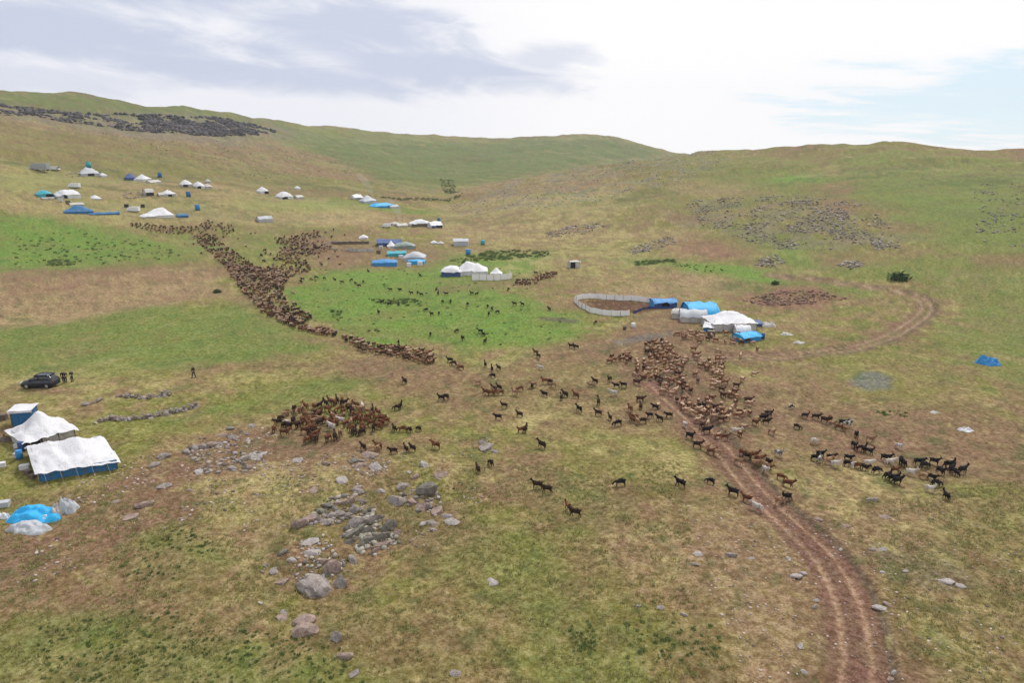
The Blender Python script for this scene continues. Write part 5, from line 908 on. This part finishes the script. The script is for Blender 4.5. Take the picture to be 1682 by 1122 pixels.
stone_wall([(202,322),(215,318),(236,318),(240,323),(220,326),(204,324)], 'dark round stone pen beside the cream arched tent', 4, 1.0, .6, 100); stone_wall([(108,288),(125,285),(140,290),(118,291)], 'dark stone pen left of the blue-grey peaked tent', 4, 1.0, .6, 70)

for (u, v, m, lab) in [(626,409,'offwhite','cream box below the teal-blue shelter'),(622,416,'wood','yellowish wooden box on the bare ground above the oval blue tent'),(659,424,'white','white box between the pale teal shelter and the grey domed tent'),(672,437,'white','white box at the left foot of the bright blue sheet shelter'),(690,436,'white','white box in front of the grey domed tent'),(100,331,'offwhite','cream box in front of the large white tent in the upper left camp'),(112,334,'brown','brown box in front of the large white tent in the upper left camp'),(208,340,'dark','dark box above the white truck'),(235,340,'dark','dark box right of the white truck'),(1168,553,'brown','brown box under the narrow white awning'),(1128,520,'dblue','dark blue box between the small off-white tent and rounded grey tent')]: crate(u, v, 1.2, .9, 1.0, m, lab, random.uniform(-.5, .5))
# --- vehicles
def wheel(t, x_, y_, r=.31, w0=.2, side=1):
    o = MB().tube((x_, y_-w0/2, r), (x_, y_+w0/2, r), r, r, 18).obj('wheel', MAT['tyre'], t); MB().tube((x_, y_+side*w0*.5, r), (x_, y_+side*(w0*.5+.012), r), r*.62, r*.58, 14).obj('rim', MAT['rim'], o)
def car():
    a, b_ = at(33, 640), at(90, 637); ang = math.atan2(a.y-b_.y, a.x-b_.x); p = (a+b_)/2; t = thing('car', 'dark navy hatchback parked on the grass at the left edge', 'car', (p.x, p.y+.8, gz(p.x, p.y+.8)+.02), ang); t.scale = (1, 1, 1.1)
    def loft(S, mat, nm):   # S: (x, halfwidth, zlow, zhigh, topwidth)
        V = []; 
        for x_, hw, zl, zh, tw in S:
            zm = zl+(zh-zl)*.55; V += [(x_, -hw*.93, zl), (x_, -hw, zl+.12), (x_, -hw, zm), (x_, -tw, zh-.03), (x_, -tw*.7, zh), (x_, tw*.7, zh), (x_, tw, zh-.03), (x_, hw, zm), (x_, hw, zl+.12), (x_, hw*.93, zl)]
        n = 10; Fc = [(i*n+j, i*n+(j+1) % n, (i+1)*n+(j+1) % n, (i+1)*n+j) for i in range(len(S)-1) for j in range(n)]+[tuple(range(n-1, -1, -1)), tuple((len(S)-1)*n+j for j in range(n))]
        return part(nm, mesh_of(nm, V, Fc, MAT[mat], True), t)
    bd = loft([(2.15,.70,.30,.58,.58),(2.08,.84,.22,.72,.74),(1.75,.90,.2,.88,.80),(1.05,.91,.2,1.0,.84),(.3,.91,.2,1.02,.86),(-1.2,.91,.2,1.05,.86),(-1.85,.89,.22,1.06,.82),(-2.08,.84,.28,.98,.76),(-2.12,.78,.34,.7,.7)], 'paint', 'body')
    loft([(1.02,.80,.93,1.0,.72),(.55,.80,.93,1.32,.66),(.15,.79,.93,1.52,.62),(-.9,.79,.93,1.57,.62),(-1.6,.78,.93,1.5,.60),(-2.0,.76,.93,1.12,.62)], 'glass', 'windows')
    loft([(.32,.66,1.45,1.54,.6),(.0,.68,1.5,1.6,.6),(-1.0,.68,1.52,1.62,.6),(-1.66,.64,1.46,1.56,.55)], 'paint', 'roof')
    for s in (-1, 1):
        wheel(t, 1.32, s*.82, side=s); wheel(t, -1.28, s*.82, side=s)
        MB().box(1.85, s*.62-.16, .62, 2.12, s*.62+.16, .76).obj('headlight', MAT['lamp'], t); MB().box(-2.13, s*.72-.05, .85, -2.0, s*.72+.05, .98).obj('tail_light', MAT['red'], t); MB().box(.78, s*.98-.1, .98, .92, s*.98+.1, 1.1).obj('wing_mirror', MAT['paint'], t)
        MB().box(-.35, s*.815-.012, .98, -.25, s*.80+.012, 1.46).obj('door_pillar', MAT['paint'], t); MB().box(-.5, s*.915-.01, .82, -.33, s*.915+.01, .86).obj('door_handle', MAT['metal'], t)
car()
def van(u, v, lpx, mat, label, rev=False, kind='van'):
    a, b_ = at(u-lpx/2, v), at(u+lpx/2, v); L = (b_-a).length; k = L/5.0; p = (a+b_)/2; t = thing(kind, label, kind, (p.x, p.y+1, gz(p.x, p.y+1)+.02), math.pi if rev else 0)
    MB().box(-2.5*k, -.95*k, .45*k, 1.2*k, .95*k, 2.2*k).obj('cargo_box', MAT[mat], t); m = MB(); m.add([(1.25*k,-.9*k,.4*k),(2.5*k,-.9*k,.4*k),(2.5*k,.9*k,.4*k),(1.25*k,.9*k,.4*k),(1.25*k,-.85*k,2.0*k),(1.8*k,-.8*k,2.0*k),(1.8*k,.8*k,2.0*k),(1.25*k,.85*k,2.0*k),(2.4*k,-.88*k,1.15*k),(2.4*k,.88*k,1.15*k)], [(0,3,2,1),(4,5,6,7),(0,1,8,5,4),(3,7,6,9,2),(1,2,9,8),(0,4,7,3)]); m.obj('cab', MAT[mat], t); MB().add([(2.41*k,-.8*k,1.18*k),(2.41*k,.8*k,1.18*k),(1.86*k,.72*k,1.96*k),(1.86*k,-.72*k,1.96*k)], [(0,1,2,3)]).obj('windscreen', MAT['glass'], t)
    MB().box(1.35*k, -.905*k, 1.2*k, 2.0*k, -.86*k, 1.8*k).obj('side_window', MAT['glass'], t)
    for x_ in (-1.6*k, 1.7*k):
        for s in (-1, 1): wheel(t, x_, s*.8*k, .36*k, .22*k, s)
van(64,281,26,'gpaint','grey truck, left one of the pair in the uppermost left corner camp', True, 'truck'); van(89,280,16,'wpaint','white van, right one of the pair in the uppermost left corner camp'); van(120,309,20,'wpaint','white van parked behind the large white tent', True); van(217,348,18,'wpaint','white truck parked left of the broad white peaked tent', True, 'truck'); van(634,374,14,'wpaint','white van at the left end of the far central tent row', True)

# --- people
def person(u, v, label, face, jk='jacket', h=1.74, stride=.1, armout=.0):
    p = at(u, v); k = h/1.74; t = thing('person', label, 'person', p, face); t.scale = (k,)*3
    J = [(0,0,.95,.09,.07),(0,0,1.15,.08,.06),(0,0,1.38,.09,.06),(0,0,1.52,.05),(0.01,0,1.60,.085),(0.02,0,1.69,.075),(.105,0,1.60,.02)]; E = [(0,1),(1,2),(2,3),(3,4),(4,5),(4,6)]
    JJ = [(0,0,1.0,.145,.115),(0,0,1.15,.14,.11),(0,0,1.39,.165,.12),(0,0,1.48,.08)]; JE = [(0,1),(1,2),(2,3)]; TJ = [(0,0,.97,.14,.115)]; TE = []
    for s in (-1, 1):
        i = len(J); st = s*stride
        J += [(0,s*.18,1.41,.04),(.02,s*(.25+armout),1.15,.032),(.10,s*(.24+armout),.92,.032),(.13,s*(.23+armout),.83,.035),(0,s*.09,.88,.06),(st*.5+.02,s*.10,.48,.045),(st-.03,s*.10,.09,.035),(st+.13,s*.11,.035,.035)]; E += [(2,i),(i,i+1),(i+1,i+2),(i+2,i+3),(0,i+4),(i+4,i+5),(i+5,i+6),(i+6,i+7)]
        i = len(JJ); JJ += [(0,s*.205,1.42,.075),(.02,s*(.25+armout),1.15,.06),(.09,s*(.24+armout),.95,.05)]; JE += [(2,i),(i,i+1),(i+1,i+2)]
        i = len(TJ); TJ += [(0,s*.09,.86,.105),(st*.5+.02,s*.10,.48,.078),(st-.03,s*.10,.13,.065)]; TE += [(0,i),(i,i+1),(i+1,i+2)]
        MB().box(st-.1, s*.105-.05, 0, st+.18, s*.105+.05, .09).obj('shoe', MAT['shoe'], t)
    def pt(nm, j, e, m): me = skin_mesh(nm, j, e, 1); me.materials[0] = MAT[m]; return part(nm, me, t)
    pt('body', J, E, 'skin'); pt('jacket', JJ, JE, jk); pt('trousers', TJ, TE, 'trousers'); pt('hair', [(-.015,0,1.66,.082),(0,0,1.715,.075)], [(0,1)], 'hair')
person(105,627,'person in a dark jacket standing right of the car, nearer of the two', -1.2); person(108.5,627,'person in black standing shoulder to shoulder beside the nearer one by the car', 2.0, h=1.66); person(119,626,'slim person in a dark green jacket standing apart, right of the pair', 2.6, 'gjacket', 1.65, .02)
person(319,622,'person in black walking alone on the grass left of centre', 2.9, stride=.22, armout=.08); person(655,574,'person in dark clothes walking behind the end of the long sheep stream', -.3, stride=.2)


# --- smoke from two camp fires
def smoke(u, v, ht_, lean, label):
    p = at(u, v); V, Fc = ico(3); W = []
    for q in V:
        z = (q[2]+1)/2; r_2 = .5+2.6*z; n_ = .7+.6*float(vnoise(np.array([q[0]*2+u]), np.array([q[1]*2+z*5]), 3)[0]); W.append((q[0]*r_2*n_+lean*z*z*ht_, q[1]*r_2*n_, z*ht_))
    m = bpy.data.materials.new('smoke'); m.use_nodes = True; t = NT(m.node_tree); t.n.clear(); o_ = t.new('ShaderNodeOutputMaterial'); pv = t.new('ShaderNodeVolumePrincipled'); pv.inputs['Color'].default_value = (.9, .92, .95, 1); pv.inputs['Density'].default_value = .04; t.l.new(pv.outputs[0], o_.inputs['Volume'])
    tag(part('smoke', mesh_of('smoke', W, Fc, m, True), None, p), label, 'smoke', None, 'stuff')
smoke(612, 330, 13, -.5, 'thin pale smoke rising behind the pale grey peaked tent'); smoke(657, 368, 10, -.4, 'thin pale smoke rising behind the largest long white domed tent')
